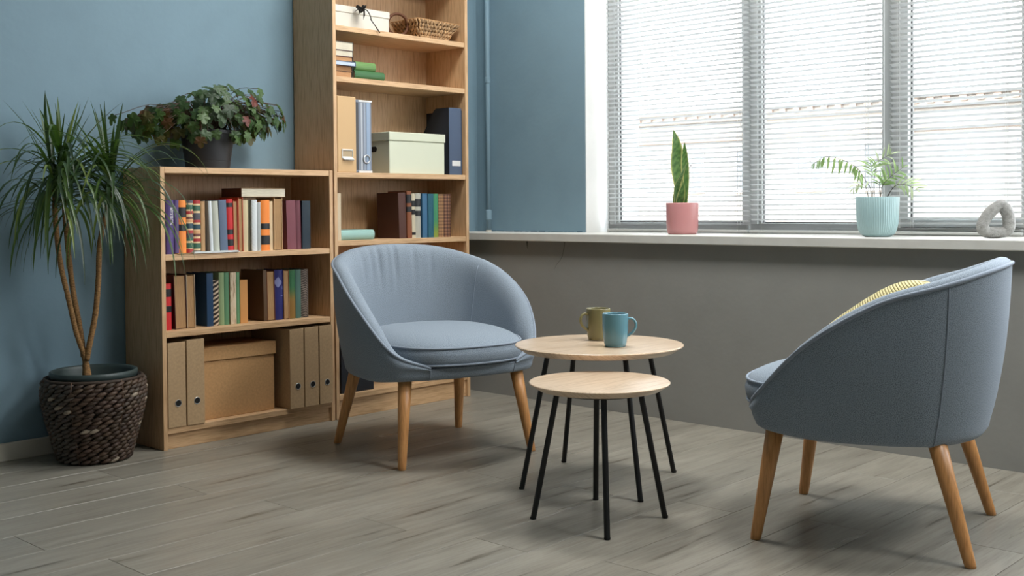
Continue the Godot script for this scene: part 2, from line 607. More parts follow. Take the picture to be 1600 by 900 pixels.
func blind(label: String, z0: float, z1: float, tilt: float, cords: Array, stacked: int, sd: int) -> void:
	var x := 0.335
	var b := thing("venetian_blind", label, "blind", at(x, 0.7781, z0), "white venetian blinds at the window")
	var n := z1 - z0
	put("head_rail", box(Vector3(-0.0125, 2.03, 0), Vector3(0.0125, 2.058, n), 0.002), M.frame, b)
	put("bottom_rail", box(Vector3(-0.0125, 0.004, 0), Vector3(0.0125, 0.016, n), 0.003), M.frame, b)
	var m := slat_mesh(n)
	var r := RandomNumberGenerator.new()
	r.seed = sd
	var y := 0.021
	var k := 0
	while y < 2.02:
		var lean := r.randf_range(-0.7, 0.7)
		var basis := Basis(Vector3(0, 0, 1), deg_to_rad(tilt + r.randf_range(-1.3, 1.3)))
		basis = Basis(Vector3(1, 0, 0), lean * 0.0011) * basis
		put("slat", m, M.slat, b, Transform3D(basis, Vector3(0, y, 0)))
		y += 0.0045 if k < stacked else 0.0213 + r.randf_range(-0.0008, 0.0008)
		k += 1
	for c in cords:
		for s in [-1, 1]:
			put("cord", tube([Vector3(s * 0.0128, 0.01, c), Vector3(s * 0.0128, 1.0, c), Vector3(s * 0.0128, 2.03, c)], 0.0007, 5), M.cord, b)
		put("cord", tube([Vector3(0.0, 0.01, c + 0.004), Vector3(0.0, 1.0, c + 0.004), Vector3(0.0, 2.03, c + 0.004)], 0.0006, 5), M.cord, b)


func pane(n: int, z0: float, z1: float, opening := false) -> void:
	# a fixed light: outer frame, sash, gasket and glass
	var x0 := 0.385
	var x1 := 0.445
	var y0 := 0.7781
	var y1 := 2.85
	var st := begin()
	var a := 0.036
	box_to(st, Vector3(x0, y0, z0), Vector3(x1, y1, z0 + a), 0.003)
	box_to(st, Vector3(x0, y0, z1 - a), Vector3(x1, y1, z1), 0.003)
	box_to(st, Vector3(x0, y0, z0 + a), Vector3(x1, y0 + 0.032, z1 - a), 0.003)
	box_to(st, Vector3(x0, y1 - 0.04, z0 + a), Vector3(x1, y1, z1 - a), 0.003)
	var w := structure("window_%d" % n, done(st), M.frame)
	var b := 0.014 if not opening else 0.030
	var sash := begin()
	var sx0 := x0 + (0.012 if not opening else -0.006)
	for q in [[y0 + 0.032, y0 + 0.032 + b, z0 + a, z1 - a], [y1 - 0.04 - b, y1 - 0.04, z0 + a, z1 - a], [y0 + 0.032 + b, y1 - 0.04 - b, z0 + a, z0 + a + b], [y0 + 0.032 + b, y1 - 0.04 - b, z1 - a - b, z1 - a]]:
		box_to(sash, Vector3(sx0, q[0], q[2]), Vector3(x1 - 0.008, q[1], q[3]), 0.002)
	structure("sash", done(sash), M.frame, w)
	var g := begin()
	var e := a + b
	for q in [[y0 + 0.032 + b, y0 + 0.036 + b, z0 + e, z1 - e], [y1 - 0.044 - b, y1 - 0.04 - b, z0 + e, z1 - e], [y0 + 0.036 + b, y1 - 0.044 - b, z0 + e, z0 + e + 0.004], [y0 + 0.036 + b, y1 - 0.044 - b, z1 - e - 0.004, z1 - e]]:
		box_to(g, Vector3(x0 + 0.024, q[0], q[2]), Vector3(x0 + 0.034, q[1], q[3]))
	structure("gasket", done(g), M.gasket, w)
	structure("glass", box(Vector3(x0 + 0.027, y0 + 0.032 + b, z0 + e), Vector3(x0 + 0.029, y1 - 0.04 - b, z1 - e)), M.glass, w)


func windows() -> void:
	pane(1, 0.720, 1.500)
	pane(2, 1.500, 2.142)
	pane(3, 2.142, 2.700, true)
	pane(4, 2.700, 3.500)
	pane(5, 3.500, 4.400)
	blind("wide white venetian blind nearest the corner, behind the pink pot", 0.755, 1.520, -14.0, [0.062, 0.72], 3, 1)
	blind("white venetian blind hanging behind the blue fluted pot", 1.530, 2.122, -15.0, [0.062, 0.53], 4, 2)
	blind("white venetian blind on the right, behind the grey stone ring", 2.158, 2.655, -18.0, [0.032, 0.086, 0.44], 1, 3)


# ---------------------------------------------------------------- the street outside

func street() -> void:
	var b := thing("building", "pale cream building with a cornice and rows of windows across the street", "building", at(30, -5.2, 0))
	var wall := dye(Color(0.61, 0.575, 0.53), 0.9)
	var brick := dye(Color(0.58, 0.51, 0.455), 0.9)
	var z0 := -60.0
	var z1 := 40.0
	put("wall", box(Vector3(0, 0, z0), Vector3(6, 9.2, z1)), wall, b)
	put("base_course", box(Vector3(-0.12, 0, z0), Vector3(0, 2.6, z1)), brick, b)
	put("belt_course", box(Vector3(-0.10, 8.35, z0), Vector3(0, 8.62, z1), 0.03), brick, b)
	var cor := begin()
	box_to(cor, Vector3(-0.42, 9.35, z0), Vector3(6, 9.55, z1), 0.04)
	box_to(cor, Vector3(-0.22, 9.05, z0), Vector3(0, 9.35, z1), 0.03)
	put("cornice", done(cor), wall, b)
	var dent := box(Vector3(-0.34, 9.18, -0.11), Vector3(-0.2, 9.352, 0.11))
	var z := -27.0
	while z < -2.0:
		put("corbel", dent, brick, b, at(0, 0, z))
		z += 0.5
	var glass := dye(Color(0.43, 0.45, 0.47), 0.15)
	var trim := dye(Color(0.66, 0.64, 0.62), 0.8)
	for level in [3.35, 6.67]:
		var wz := -40.0
		while wz < 10.0:
			var f := begin()
			box_to(f, Vector3(-0.06, level - 0.12, -0.60), Vector3(0.0, level, 0.60))
			box_to(f, Vector3(-0.06, level + 1.34, -0.60), Vector3(0.0, level + 1.52, 0.60))
			box_to(f, Vector3(-0.04, level, -0.55), Vector3(0.0, level + 1.34, -0.44))
			box_to(f, Vector3(-0.04, level, 0.44), Vector3(0.0, level + 1.34, 0.55))
			box_to(f, Vector3(-0.03, level, -0.03), Vector3(0.0, level + 1.34, 0.03))
			box_to(f, Vector3(-0.03, level + 0.85, -0.44), Vector3(0.0, level + 0.91, 0.44))
			var fr := put("window_frame", done(f), trim, b, at(0, 0, wz))
			put("pane", box(Vector3(-0.012, level, -0.44), Vector3(0.0, level + 1.34, 0.44)), glass, fr)
			wz += 2.35
	var g := structure("ground_street", box(Vector3(0.7, -5.4, -60), Vector3(40, -5.2, 40)), dye(Color(0.36, 0.355, 0.35), 0.9))
	g.set_meta("label", "pale street surface between the two buildings")


# ---------------------------------------------------------------- bookcases

const D := 0.284
const BACK := 0.006

func bookcase(label: String, x0: float, h: float, shelves: Array) -> void:
	var w := 0.80
	var b := thing("bookcase", label, "bookcase", at(x0, 0, 0))
	var t := 0.018
	for s in [0, 1]:
		var x := 0.0 if s == 0 else w - t
		put("side_panel", box(Vector3(x, 0, BACK), Vector3(x + t, h, D), 0.0012), M.oak_v, b)
	put("top_panel", box(Vector3(t + 0.0005, h - 0.0235, BACK), Vector3(w - t - 0.0005, h - 0.0005, D - 0.0015), 0.0012), M.oak_h, b)
	put("back_panel", box(Vector3(t, 0.06, BACK), Vector3(w - t, h - 0.024, BACK + 0.005)), M.oak_v, b)
	for y in shelves:
		put("shelf", box(Vector3(t + 0.0008, y - 0.0225, BACK + 0.005), Vector3(w - t - 0.0008, y, D - 0.003), 0.0012), M.oak_h, b)
	put("plinth", box(Vector3(t, 0, D - 0.030), Vector3(w - t, shelves[-1] - 0.0225, D - 0.014), 0.001), M.oak_plinth, b)


func bookcases() -> void:
	bookcase("low oak bookcase with three shelves of books, binders and a cardboard box", -1.7397, 1.06, [0.732, 0.4425, 0.081])
	bookcase("tall oak bookcase in the corner holding files, a pale green box and a basket", -0.9325, 2.02, [1.678, 1.461, 1.054, 0.762, 0.42, 0.103])


# ---------------------------------------------------------------- armchairs

func nearest_on(line: Array, side: int, z: float) -> int:
	var best := -1
	for i in line.size():
		if line[i].x * side > 0.0 and (best < 0 or absf(line[i].z - z) < absf(line[best].z - z)):
			best = i
	return best


func armchairs() -> void:
	var c := thing("armchair", "blue-grey upholstered tub armchair in front of the tall bookcase, its seat facing the room", "armchair")
	var rim := []
	var half := [Vector3(0, 0.742, 0.342), Vector3(0.182, 0.731, 0.313), Vector3(0.301, 0.698, 0.217), Vector3(0.349, 0.648, 0.059), Vector3(0.354, 0.54, -0.116), Vector3(0.293, 0.401, -0.255), Vector3(0.173, 0.346, -0.309)]
	for k in range(6, 0, -1):
		rim.append(half[k] * Vector3(-1, 1, 1))
	rim.append_array(half)
	rim = curve(rim, 20)   # from the sitter's left arm round the back to the right arm; local +x right, -z forward
	var n := rim.size()
	var outer := []
	var inner := []
	var fold := []
	for i in n:
		var p: Vector3 = rim[i]
		var tn: Vector3 = (rim[mini(i + 1, n - 1)] - rim[maxi(i - 1, 0)])
		var nin := Vector3(-tn.z, 0, tn.x).normalized()
		if nin.dot(Vector3(0, 0, -0.02) - Vector3(p.x, 0, p.z)) < 0.0:
			nin = -nin
		# outside: from under the body up to the rim
		var kx := 0.90
		var kz := 0.845 if p.z > 0.0 else lerpf(0.955, 0.99, smoothstep(0.1, 0.3, -p.z))
		var fr := smoothstep(0.1, 0.3, -p.z)
		var yb := 0.283 + 0.016 * fr
		var bx := Vector3(p.x * lerpf(kx, 0.995, fr), 0, p.z * kz)
		var col := []
		for q in [[0.055, 0.0], [0.030, 0.002], [0.012, 0.009], [0.003, 0.022]]:
			var g: Vector3 = bx + nin * q[0] * (1.0 - 0.4 * fr)
			col.append(Vector3(g.x, yb + q[1], g.z))
		var y1 := yb + 0.038
		for k in 13:
			var t := float(k) / 12.0
			var top := p + Vector3(0, -0.004, 0)
			var y := lerpf(minf(y1, top.y - 0.004), top.y, t)
			var g := bx.lerp(Vector3(p.x, 0, p.z), pow(t, 0.8)) - nin * 0.008 * sin(PI * t)
			col.append(Vector3(g.x, y, g.z))
		outer.append(col)
		# inside: the padded edge rolls over and runs down to the seat
		var s := clampf((p.y - 0.345) / 0.13, 0.0, 1.0)
		var wd := 0.30 + 0.70 * s
		var cin := []
		var prof := [[0.0, -0.003], [0.004, 0.006], [0.014, 0.013], [0.028, 0.015], [0.043, 0.009], [0.056, -0.006], [0.066, -0.028], [0.073, -0.060]]
		var u := p.x
		var pucker := 0.0
		for q in [[-0.16, 0.004, 0.012], [-0.08, 0.006, 0.010], [0.012, 0.013, 0.007], [0.048, 0.004, 0.008], [0.092, 0.014, 0.0075], [0.135, 0.006, 0.009], [0.19, 0.004, 0.012]]:
			pucker += q[1] * exp(-pow((u - q[0]) / q[2], 2.0)) * 1.6 * smoothstep(0.60, 0.70, p.y)
		for k in prof.size():
			var q: Array = prof[k]
			var dent := 0.0
			if k >= 3:
				dent = pucker * [0.15, 0.45, 0.8, 1.0, 1.0][k - 3] * 0.55
			var g: Vector3 = p + nin * (q[0] * wd - dent)
			cin.append(Vector3(g.x, maxf(p.y + q[1] * lerpf(0.25, 1.0, s), 0.338), g.z))
		var d0 := 0.060 * s
		var deep := maxf(p.y - d0 - 0.35, 0.0)
		for k in range(1, 9):
			var t := float(k) / 8.0
			var g: Vector3 = p + nin * (0.073 * wd + 0.055 * t * minf(deep / 0.33, 1.0) - pucker * 0.5 * maxf(0.0, 1.0 - t * 3.5))
			cin.append(Vector3(g.x, maxf(lerpf(p.y - d0, 0.35, t), 0.336), g.z))
		inner.append(cin)
	put("outer_shell", sheet(outer), M.fabric, c)
	put("inner_padding", sheet(inner), M.fabric, c)
	# front panel between the two arm ends and the deck under the cushion
	var fp := []
	for k in 25:
		var u := lerpf(-0.173, 0.173, k / 24.0)
		var zf := -0.309 - 0.014 * (1.0 - pow(u / 0.173, 2.0))
		var zb := zf * 0.99
		var col := []
		for q in [[0.033, 0.299], [0.018, 0.301], [0.0072, 0.308], [0.0018, 0.321], [0.0, 0.331], [-0.001, 0.338]]:
			col.append(Vector3(u * 0.995, q[1], zb + q[0]))
		for q in [[0.0, 0.342], [0.007, 0.346], [0.03, 0.347], [0.10, 0.347], [0.25, 0.347], [0.42, 0.347]]:
			col.append(Vector3(u, q[1], zf + q[0]))
		fp.append(col)
	put("front_panel", sheet(fp, false, false, true), M.fabric, c)
	# underside
	var under := begin(false)
	for i in n - 1:
		tri(under, Vector3(0, 0.286, 0), outer[i + 1][0] + Vector3(0, 0.001, 0), outer[i][0] + Vector3(0, 0.001, 0))
	tri(under, Vector3(0, 0.286, 0), outer[0][0], outer[n - 1][0])
	put("dust_cover", done(under), M.lining, c)
	put("rim_piping", tube(rim, 0.0056, 8), M.piping, c)
	# seams: two down the outside, two down the inside, two at the front panel
	for s in [-1, 1]:
		var ko := nearest_on(rim, s, 0.222)
		var line := []
		for v in outer[ko]:
			line.append(v + Vector3(v.x, 0, v.z).normalized() * 0.0005)
		put("outer_seam", tube(line, 0.0022, 6), M.piping, c)
		var ki := nearest_on(rim, s, 0.135)
		var li := []
		for k in range(5, inner[ki].size()):
			li.append(inner[ki][k] + Vector3(-inner[ki][k].x, 0, -inner[ki][k].z).normalized() * 0.0002)
		put("inner_seam", tube(li, 0.0014, 6), M.piping, c)
		put("front_seam", tube([Vector3(s * 0.1725, 0.302, -0.290), Vector3(s * 0.1725, 0.309, -0.2995), Vector3(s * 0.1725, 0.322, -0.3045), Vector3(s * 0.173, 0.338, -0.3075), Vector3(s * 0.173, 0.345, -0.306)], 0.0018, 6), M.piping, c)
	# seat cushion
	var cz := -0.058
	var edge := func(phi: float, grow: float) -> Vector2:
		var ex := 2.0 / 2.6
		return Vector2(signf(cos(phi)) * pow(absf(cos(phi)), ex) * (0.272 + grow), cz + signf(sin(phi)) * pow(absf(sin(phi)), ex) * (0.288 + grow))
	var rows := []
	var seg := 72
	for q in [[0.0, 0.0, 0.349], [0.5, 0.0, 0.349], [0.85, 0.0, 0.350], [1.0, -0.008, 0.351], [1.0, 0.000, 0.356], [1.0, 0.006, 0.368], [1.0, 0.009, 0.388], [1.0, 0.007, 0.408], [1.0, 0.001, 0.423], [0.985, 0.0, 0.430], [0.93, 0.0, 0.441], [0.83, 0.0, 0.452], [0.7, 0.0, 0.460], [0.5, 0.0, 0.466], [0.25, 0.0, 0.470], [0.0, 0.0, 0.471]]:
		var row := []
		for k in seg:
			var e: Vector2 = edge.call(TAU * k / seg, q[1])
			var y: float = q[2]
			if y > 0.40:
				y -= 0.012 * smoothstep(0.0, 0.33, -(cz + (e.y - cz) * q[0]))
			row.append(Vector3(e.x * q[0], y, cz + (e.y - cz) * q[0]))
		rows.append(row)
	var cu := put("seat_cushion", sheet(rows, false, true, false), M.fabric, c)
	for q in [[0.003, 0.425], [0.002, 0.3545]]:
		var loop := []
		for k in seg:
			var e: Vector2 = edge.call(TAU * k / seg, q[0])
			var y: float = q[1]
			if y > 0.40:
				y -= 0.012 * smoothstep(0.0, 0.33, -e.y)
			loop.append(Vector3(e.x, y, e.y))
		put("piping", tube(loop, 0.0042, 6, true), M.piping, cu)
	# legs: splayed, tapered beech
	for s in [-1, 1]:
		for fz in [-1, 1]:
			var top := Vector3(s * (0.23 if fz < 0 else 0.225), 0.30, fz * (0.225 if fz < 0 else 0.184))
			var foot := Vector3(s * 0.268, 0, fz * 0.27)
			var rr := []
			for q in [[0.0, 0.0], [0.0, 0.0125], [0.006, 0.0140], [0.05, 0.0152], [0.5, 0.0195], [1.0, 0.0245], [1.0, 0.0]]:
				var row := []
				var cc := foot.lerp(top, q[0])
				for k in 24:
					row.append(cc + Vector3(cos(TAU * k / 24) * q[1], 0, sin(TAU * k / 24) * q[1]))
				rr.append(row)
			var leg := put("leg", sheet(rr, false, true), M.beech, c)
			put("glide", lathe([Vector2(0, -0.0005), Vector2(0.0126, -0.0005), Vector2(0.0135, 0.004)], 16), M.foot, leg, Transform3D(Basis(), foot + Vector3(0, 0.0006, 0)))
	c.transform = Transform3D(Basis(Vector3(-0.970, 0, -0.243), Vector3.UP, Vector3(0.243, 0, -0.970)), Vector3(-1.026, 0, 0.984))
	c.set_meta("group", "matching tub armchairs")
	var d := c.duplicate() as Node3D
	d.name = numbered("armchair")
	add_child(d)
	tag(d, "blue-grey upholstered tub armchair seen from its side, a yellow cushion in it", "armchair", "matching tub armchairs")
	d.transform = Transform3D(Basis(Vector3(0.966, 0, -0.260), Vector3.UP, Vector3(0.260, 0, 0.966)), Vector3(-0.916, 0, 2.691))
	# knitted cushion leaning in the right armchair
	var knit := picture(96, 96, func(x: int, y: int) -> Color:
		var u := fposmod(x / 12.0, 1.0)
		var v := fposmod(y / 8.0 + absf(u - 0.5) * 1.3, 1.0)
		var hgt := 0.25 + 0.75 * pow(sin(PI * v), 0.7) * pow(absf(sin(TAU * u)), 0.5)
		return Color(hgt, hgt, hgt))
	var yarn := picture(96, 96, func(x: int, y: int) -> Color:
		var u := fposmod(x / 12.0, 1.0)
		var v := fposmod(y / 8.0 + absf(u - 0.5) * 1.3, 1.0)
		var hgt := pow(sin(PI * v), 0.7) * pow(absf(sin(TAU * u)), 0.5)
		return Color(0.42, 0.36, 0.17).lerp(Color(0.91, 0.87, 0.66), clampf(hgt * 1.5, 0.0, 1.0)))
	var km := mat(Color.WHITE, 0.95, {"albedo_texture": yarn, "heightmap_enabled": true, "heightmap_texture": knit, "heightmap_scale": 0.5, "uv1_scale": Vector3(3.2, 4.2, 1)})
	var front := []
	var back := []
	for i in 33:
		var a := []
		var b := []
		for j in 33:
			var u := i / 16.0 - 1.0
			var v := j / 16.0 - 1.0
			var fat := 0.064 * pow((1.0 - pow(absf(u), 3.0)) * (1.0 - pow(absf(v), 3.0)), 0.55)
			var px := u * 0.2 * (1.0 - 0.05 * (1.0 - v * v))
			var py := v * 0.2 * (1.0 - 0.05 * (1.0 - u * u))
			a.append(Vector3(px, py, fat))
			b.append(Vector3(px, py, -fat * 0.8))
		front.append(a)
		back.append(b)
	var p := thing("cushion", "pale yellow chunky knitted cushion leaning inside the right-hand armchair", "cushion")
	put("front_cover", sheet_uv(front), km, p)
	put("back_cover", sheet_uv(back, true), km, p)
	var nrm := Vector3(0, 0.81, -0.58).normalized()
	var upv := Vector3(0, 0.58, 0.81).normalized()
	var local := Transform3D(Basis(upv.cross(nrm), upv, nrm) * Basis(Vector3(0, 0, 1), 0.10), Vector3(0.0, 0.566, -0.018))
	p.transform = d.transform * local


# ---------------------------------------------------------------- tables and mugs

func side_table(label: String, c: Vector3, r: float, h: float, feet: Array, k: float, t: float) -> void:
	var n := thing("side_table", label, "side table", at(c.x, 0, c.z), "round nesting side tables")
	put("tabletop", lathe([Vector2(0, h - t), Vector2(r - t * 1.3, h - t), Vector2(r - 0.0035, h - 0.006), Vector2(r - 0.0008, h - 0.0035), Vector2(r - 0.001, h - 0.0015), Vector2(r - 0.003, h), Vector2(0, h)], 128), M.table_oak, n)
	put("mounting_ring", lathe([Vector2(r * 0.50, h - t - 0.012), Vector2(r * 0.60, h - t - 0.012), Vector2(r * 0.60, h - t), Vector2(r * 0.50, h - t), Vector2(r * 0.50, h - t - 0.012)], 48), M.black_steel, n)
	for f in feet:
		var foot := Vector3(f[0] - c.x, 0, f[1] - c.z)
		var top := Vector3(foot.x * k, h - t, foot.z * k)
		var rows := []
		for q in [[0.0, 0.0], [0.0, 0.0085], [1.0, 0.0085], [1.0, 0.0]]:
			var cc := foot.lerp(top, q[0])
			var row := []
			for s in 16:
				row.append(cc + Vector3(cos(TAU * s / 16) * q[1], 0, sin(TAU * s / 16) * q[1]))
			rows.append(row)
		var st := begin(true)
		sheet_to(st, rows.slice(1, 3), false, true)
		st.set_smooth_group(-1)
		sheet_to(st, rows.slice(0, 2), false, true)
		sheet_to(st, rows.slice(2, 4), false, true)
		var leg := put("leg", done(st), M.black_steel, n)
		put("foot_cap", lathe([Vector2(0, -0.0002), Vector2(0.0086, -0.0002), Vector2(0.0090, 0.003), Vector2(0.0088, 0.006)], 16), M.black, leg, Transform3D(Basis(), foot + Vector3(0, 0.0004, 0)))


func mug(label: String, c: Vector3, m: Material, handle: Vector3) -> void:
	var o := thing("mug", label, "mug", Transform3D(Basis(handle.normalized(), Vector3.UP, handle.normalized().cross(Vector3.UP)), c), "mugs on the side table")
	put("cup", lathe([Vector2(0, 0.0008), Vector2(0.031, 0.0008), Vector2(0.0335, 0.002), Vector2(0.0365, 0.014), Vector2(0.0393, 0.034), Vector2(0.0408, 0.055), Vector2(0.0412, 0.075), Vector2(0.0414, 0.104), Vector2(0.0408, 0.1065), Vector2(0.0395, 0.1070), Vector2(0.0383, 0.1055), Vector2(0.0378, 0.095), Vector2(0.0375, 0.06), Vector2(0.0345, 0.02), Vector2(0.030, 0.006), Vector2(0, 0.005)], 64, true), m, o)
	var pts := curve([Vector3(0.039, 0.088, 0), Vector3(0.050, 0.0905, 0), Vector3(0.061, 0.084, 0), Vector3(0.066, 0.070, 0), Vector3(0.062, 0.055, 0), Vector3(0.052, 0.043, 0), Vector3(0.037, 0.034, 0)], 6)
	put("handle", tube(pts, 0.0048, 12, false, Vector2(1.25, 0.9)), m, o)


func tables() -> void:
	side_table("larger and taller of the two round oak side tables, carrying two mugs", Vector3(-1.017, 0, 1.78), 0.276, 0.45, [[-1.269, 1.664], [-0.893, 1.519], [-1.143, 2.04], [-0.764, 1.897]], 0.66, 0.022)
	side_table("smaller and lower of the two round oak side tables, bare, nearest the viewer", Vector3(-1.368, 0, 2.063), 0.2035, 0.397, [[-1.501, 1.923], [-1.216, 1.924], [-1.516, 2.206], [-1.238, 2.198]], 0.62, 0.021)
	mug("turquoise glazed mug, its handle to the right, on the larger round table", Vector3(-1.040, 0.45, 1.866), M.mug_blue, Vector3(0.62, 0, 0.78))
	mug("olive green glazed mug standing behind the turquoise one", Vector3(-0.932, 0.45, 1.709), M.mug_green, Vector3(-0.90, 0, -0.42))


# ---------------------------------------------------------------- floor plant

func strap_leaf(base: Vector3, az: float, el: float, long: float, wide: float, droop: float, curl: float) -> Array:
	# returns rows of [left, middle, right]
	var rows := []
	var p := base
	var d := Vector3(cos(az) * cos(el), sin(el), sin(az) * cos(el))
	var steps := 11
	var step := long / steps
	for i in steps + 1:
		var t := float(i) / steps
		var side := d.cross(Vector3.UP)
		if side.length() < 0.05:
			side = Vector3(-sin(az), 0, cos(az))
		side = side.normalized()
		var up := side.cross(d).normalized()
		var w := wide * (0.55 + 0.9 * t if t < 0.3 else lerpf(0.82, 1.0, minf((t - 0.3) * 4.0, 1.0)) * pow(maxf(1.0 - pow((t - 0.3) / 0.7, 2.2), 0.0), 0.8)) * 0.5
		w = maxf(w, 0.0004)
		rows.append([p - side * w + up * w * 0.35, p, p + side * w + up * w * 0.35])
		p += d * step
		d.y -= droop * step * (0.4 + 1.6 * t)
		d += side * curl * step
		d = d.normalized()
	return rows


func floor_plant() -> void:
	var o := Vector3(-1.969, 0, 0.205)
	var cover := thing("planter_basket", "dark brown woven rush basket on the floor, holding the dragon tree in its pot", "basket", at(o.x, 0, o.z))
	var prof := [Vector2(0.118, 0.0), Vector2(0.128, 0.03), Vector2(0.143, 0.09), Vector2(0.160, 0.15), Vector2(0.173, 0.21), Vector2(0.1765, 0.25), Vector2(0.172, 0.285), Vector2(0.166, 0.298)]
	var wallp := [Vector2(0, 0.001), Vector2(0.112, 0.001)]
	for q in prof:
		wallp.append(Vector2(q.x - 0.007, q.y + 0.002))
	for k in range(prof.size() - 1, -1, -1):
		wallp.append(Vector2(prof[k].x - 0.014, maxf(prof[k].y, 0.006)))
	wallp.append(Vector2(0, 0.006))
	put("wall", lathe(wallp, 40), dye(Color(0.085, 0.065, 0.05), 0.9), cover)
	var st := begin(true)
	var r := RandomNumberGenerator.new()
	r.seed = 21
	var facing := atan2(0.897, -0.443)
	var rows := 20
	for i in rows:
		var y := 0.006 + (0.292 - 0.006) * (i + 0.5) / rows
		var rad := radius_at(prof, y)
		var count := int(TAU * rad / 0.034)
		for k in count:
			var a := TAU * (k + (0.5 if i % 2 else 0.0) + r.randf_range(-0.12, 0.12)) / count
			var panel := int(floor((fposmod(a - facing, TAU) + 0.44) / 0.88)) % 7
			var warm := panel % 2 == 0
			var v := r.randf_range(0.55, 1.25)
			var col := (Color(0.068, 0.040, 0.025) if warm else Color(0.075, 0.058, 0.046)) * v
			if r.randf() < 0.035:
				col = Color(0.30, 0.24, 0.18)
			st.set_color(Color(col.r, col.g, col.b))
			var pts := []
			var half := TAU / count * 0.62
			var tilt := 0.007
			for s in 5:
				var u := s / 2.0 - 1.0
				var aa := a - u * half
				var yy := y + u * tilt
				var rr := rad - 0.003 + 0.0055 * (1.0 - u * u)
				pts.append(Vector3(cos(aa) * rr, yy, sin(aa) * rr))
			tube_to(st, pts, [0.0030, 0.0066, 0.0082, 0.0066, 0.0030], 7, false, Vector2(1.0, 1.0))
	var weave := put("weave", done(st), M.strand, cover)
	weave.set_meta("kind", "stuff")
	put("rim_braid", tube(ring(0.166, 0.297, 48), 0.0065, 8, true), dye(Color(0.22, 0.165, 0.12), 0.7), cover)
	for k in 7:
		var a := facing + 0.44 + 0.88 * k
		var pts := []
		for q in prof:
			pts.append(Vector3(cos(a) * (q.x + 0.003), q.y + 0.003, sin(a) * (q.x + 0.003)))
		put("rib", tube(pts, 0.0032, 6), dye(Color(0.32, 0.235, 0.165), 0.7), cover)
	# the plant in its plastic pot
	var plant := thing("potted_dracaena", "tall dragon tree with bare stems and long drooping leaves in a dark green pot", "potted plant", at(o.x, 0.008, o.z))
	var py := 0.316
	put("pot", lathe([Vector2(0, 0), Vector2(0.105, 0), Vector2(0.134, py - 0.035), Vector2(0.1385, py - 0.03), Vector2(0.149, py - 0.026), Vector2(0.1515, py - 0.012), Vector2(0.1505, py - 0.002), Vector2(0.147, py), Vector2(0.140, py - 0.003), Vector2(0.136, py - 0.012), Vector2(0.128, py - 0.07), Vector2(0.10, 0.02), Vector2(0, 0.02)], 64, true), M.pot_green, plant)
	put("soil", lathe([Vector2(0.1275, py - 0.072), Vector2(0.09, py - 0.066), Vector2(0.0, py - 0.062)], 32, true), M.soil, plant)
	var lo := Vector3(-o.x, -0.008, -o.z)
	var stems := [
		[Vector3(-1.995, 0.245, 0.205), Vector3(-1.995, 0.30, 0.205), Vector3(-2.003, 0.372, 0.205), Vector3(-2.034, 0.462, 0.21), Vector3(-2.064, 0.59, 0.215), Vector3(-2.092, 0.71, 0.22), Vector3(-2.108, 0.85, 0.222), Vector3(-2.112, 0.985, 0.225)],
		[Vector3(-2.003, 0.372, 0.200), Vector3(-2.005, 0.42, 0.192), Vector3(-2.012, 0.495, 0.185), Vector3(-2.027, 0.60, 0.178), Vector3(-2.035, 0.70, 0.170), Vector3(-2.045, 0.88, 0.160), Vector3(-2.05, 1.04, 0.155)],
		[Vector3(-1.998, 0.36, 0.210), Vector3(-1.989, 0.42, 0.218), Vector3(-1.972, 0.525, 0.23), Vector3(-1.964, 0.645, 0.24), Vector3(-1.960, 0.78, 0.248), Vector3(-1.935, 0.90, 0.255), Vector3(-1.918, 1.0, 0.26)]]
	var widths := [0.0155, 0.0098, 0.0098]
	for k in 3:
		var pts := []
		for q in curve(stems[k], 5):
			pts.append(q + lo)
		var rad := []
		for i in pts.size():
			var t := float(i) / pts.size()
			rad.append((lerpf(0.0165, 0.0090, smoothstep(0.12, 0.3, t)) if k == 0 else lerpf(0.0105, 0.0088, t)) * (1.0 + 0.05 * sin(i * 2.6)))
		put("stem", tube(pts, rad, 12), M.bark, plant)
	r.seed = 88
	for k in 3:
		var top: Vector3 = stems[k][-1]
		var n := 76
		var i := 0
		var tries := 0
		while i < n and tries < 9000:
			tries += 1
			var t := float(i) / n
			var az := r.randf_range(0.0, TAU)
			var el: float
			var droop: float
			var long := r.randf_range(0.30, 0.42)
			if t < 0.42:       # old leaves hang
				el = r.randf_range(0.0, 0.75)
				droop = r.randf_range(5.5, 9.0)
				long = r.randf_range(0.38, 0.50)
			elif t < 0.80:
				el = r.randf_range(0.35, 0.95)
				droop = r.randf_range(3.6, 6.4)
				long = r.randf_range(0.36, 0.48)
			else:              # young ones stand
				el = r.randf_range(0.75, 1.5)
				droop = r.randf_range(0.1, 0.9)
				long = r.randf_range(0.20, 0.33)
			var base := top + Vector3(0, -0.085 + 0.115 * t, 0) + Vector3(cos(az), 0, sin(az)) * 0.006
			var rows_ := strap_leaf(base, az, el, long, r.randf_range(0.0105, 0.0145), droop, r.randf_range(-0.7, 0.7))
			var ok := true
			for row in rows_:
				for v: Vector3 in row:
					if v.z < 0.018 or (v.x > -1.752 and v.y < 1.075 and v.z < 0.30) or v.x < -2.40 or (v.x > -1.745 and v.y < 0.97) or v.x > -1.66 or v.y < 0.63 or v.y > 1.315 or v.z > 0.56:
						ok = false
			if not ok:
				continue
			var moved := []
			for row in rows_:
				moved.append([row[0] + lo, row[1] + lo, row[2] + lo])
			var shade: int = [0, 0, 1, 2, 2, 3][r.randi() % 6] if t > 0.3 else [1, 3, 0, 1, 2][r.randi() % 5]
			put("leaf", sheet(moved), M.leaf_long[shade], plant)
			i += 1


func ring(rad: float, y: float, n: int) -> Array:
	var out := []
	for k in n:
		out.append(Vector3(cos(TAU * k / n) * rad, y, sin(TAU * k / n) * rad))
	return out


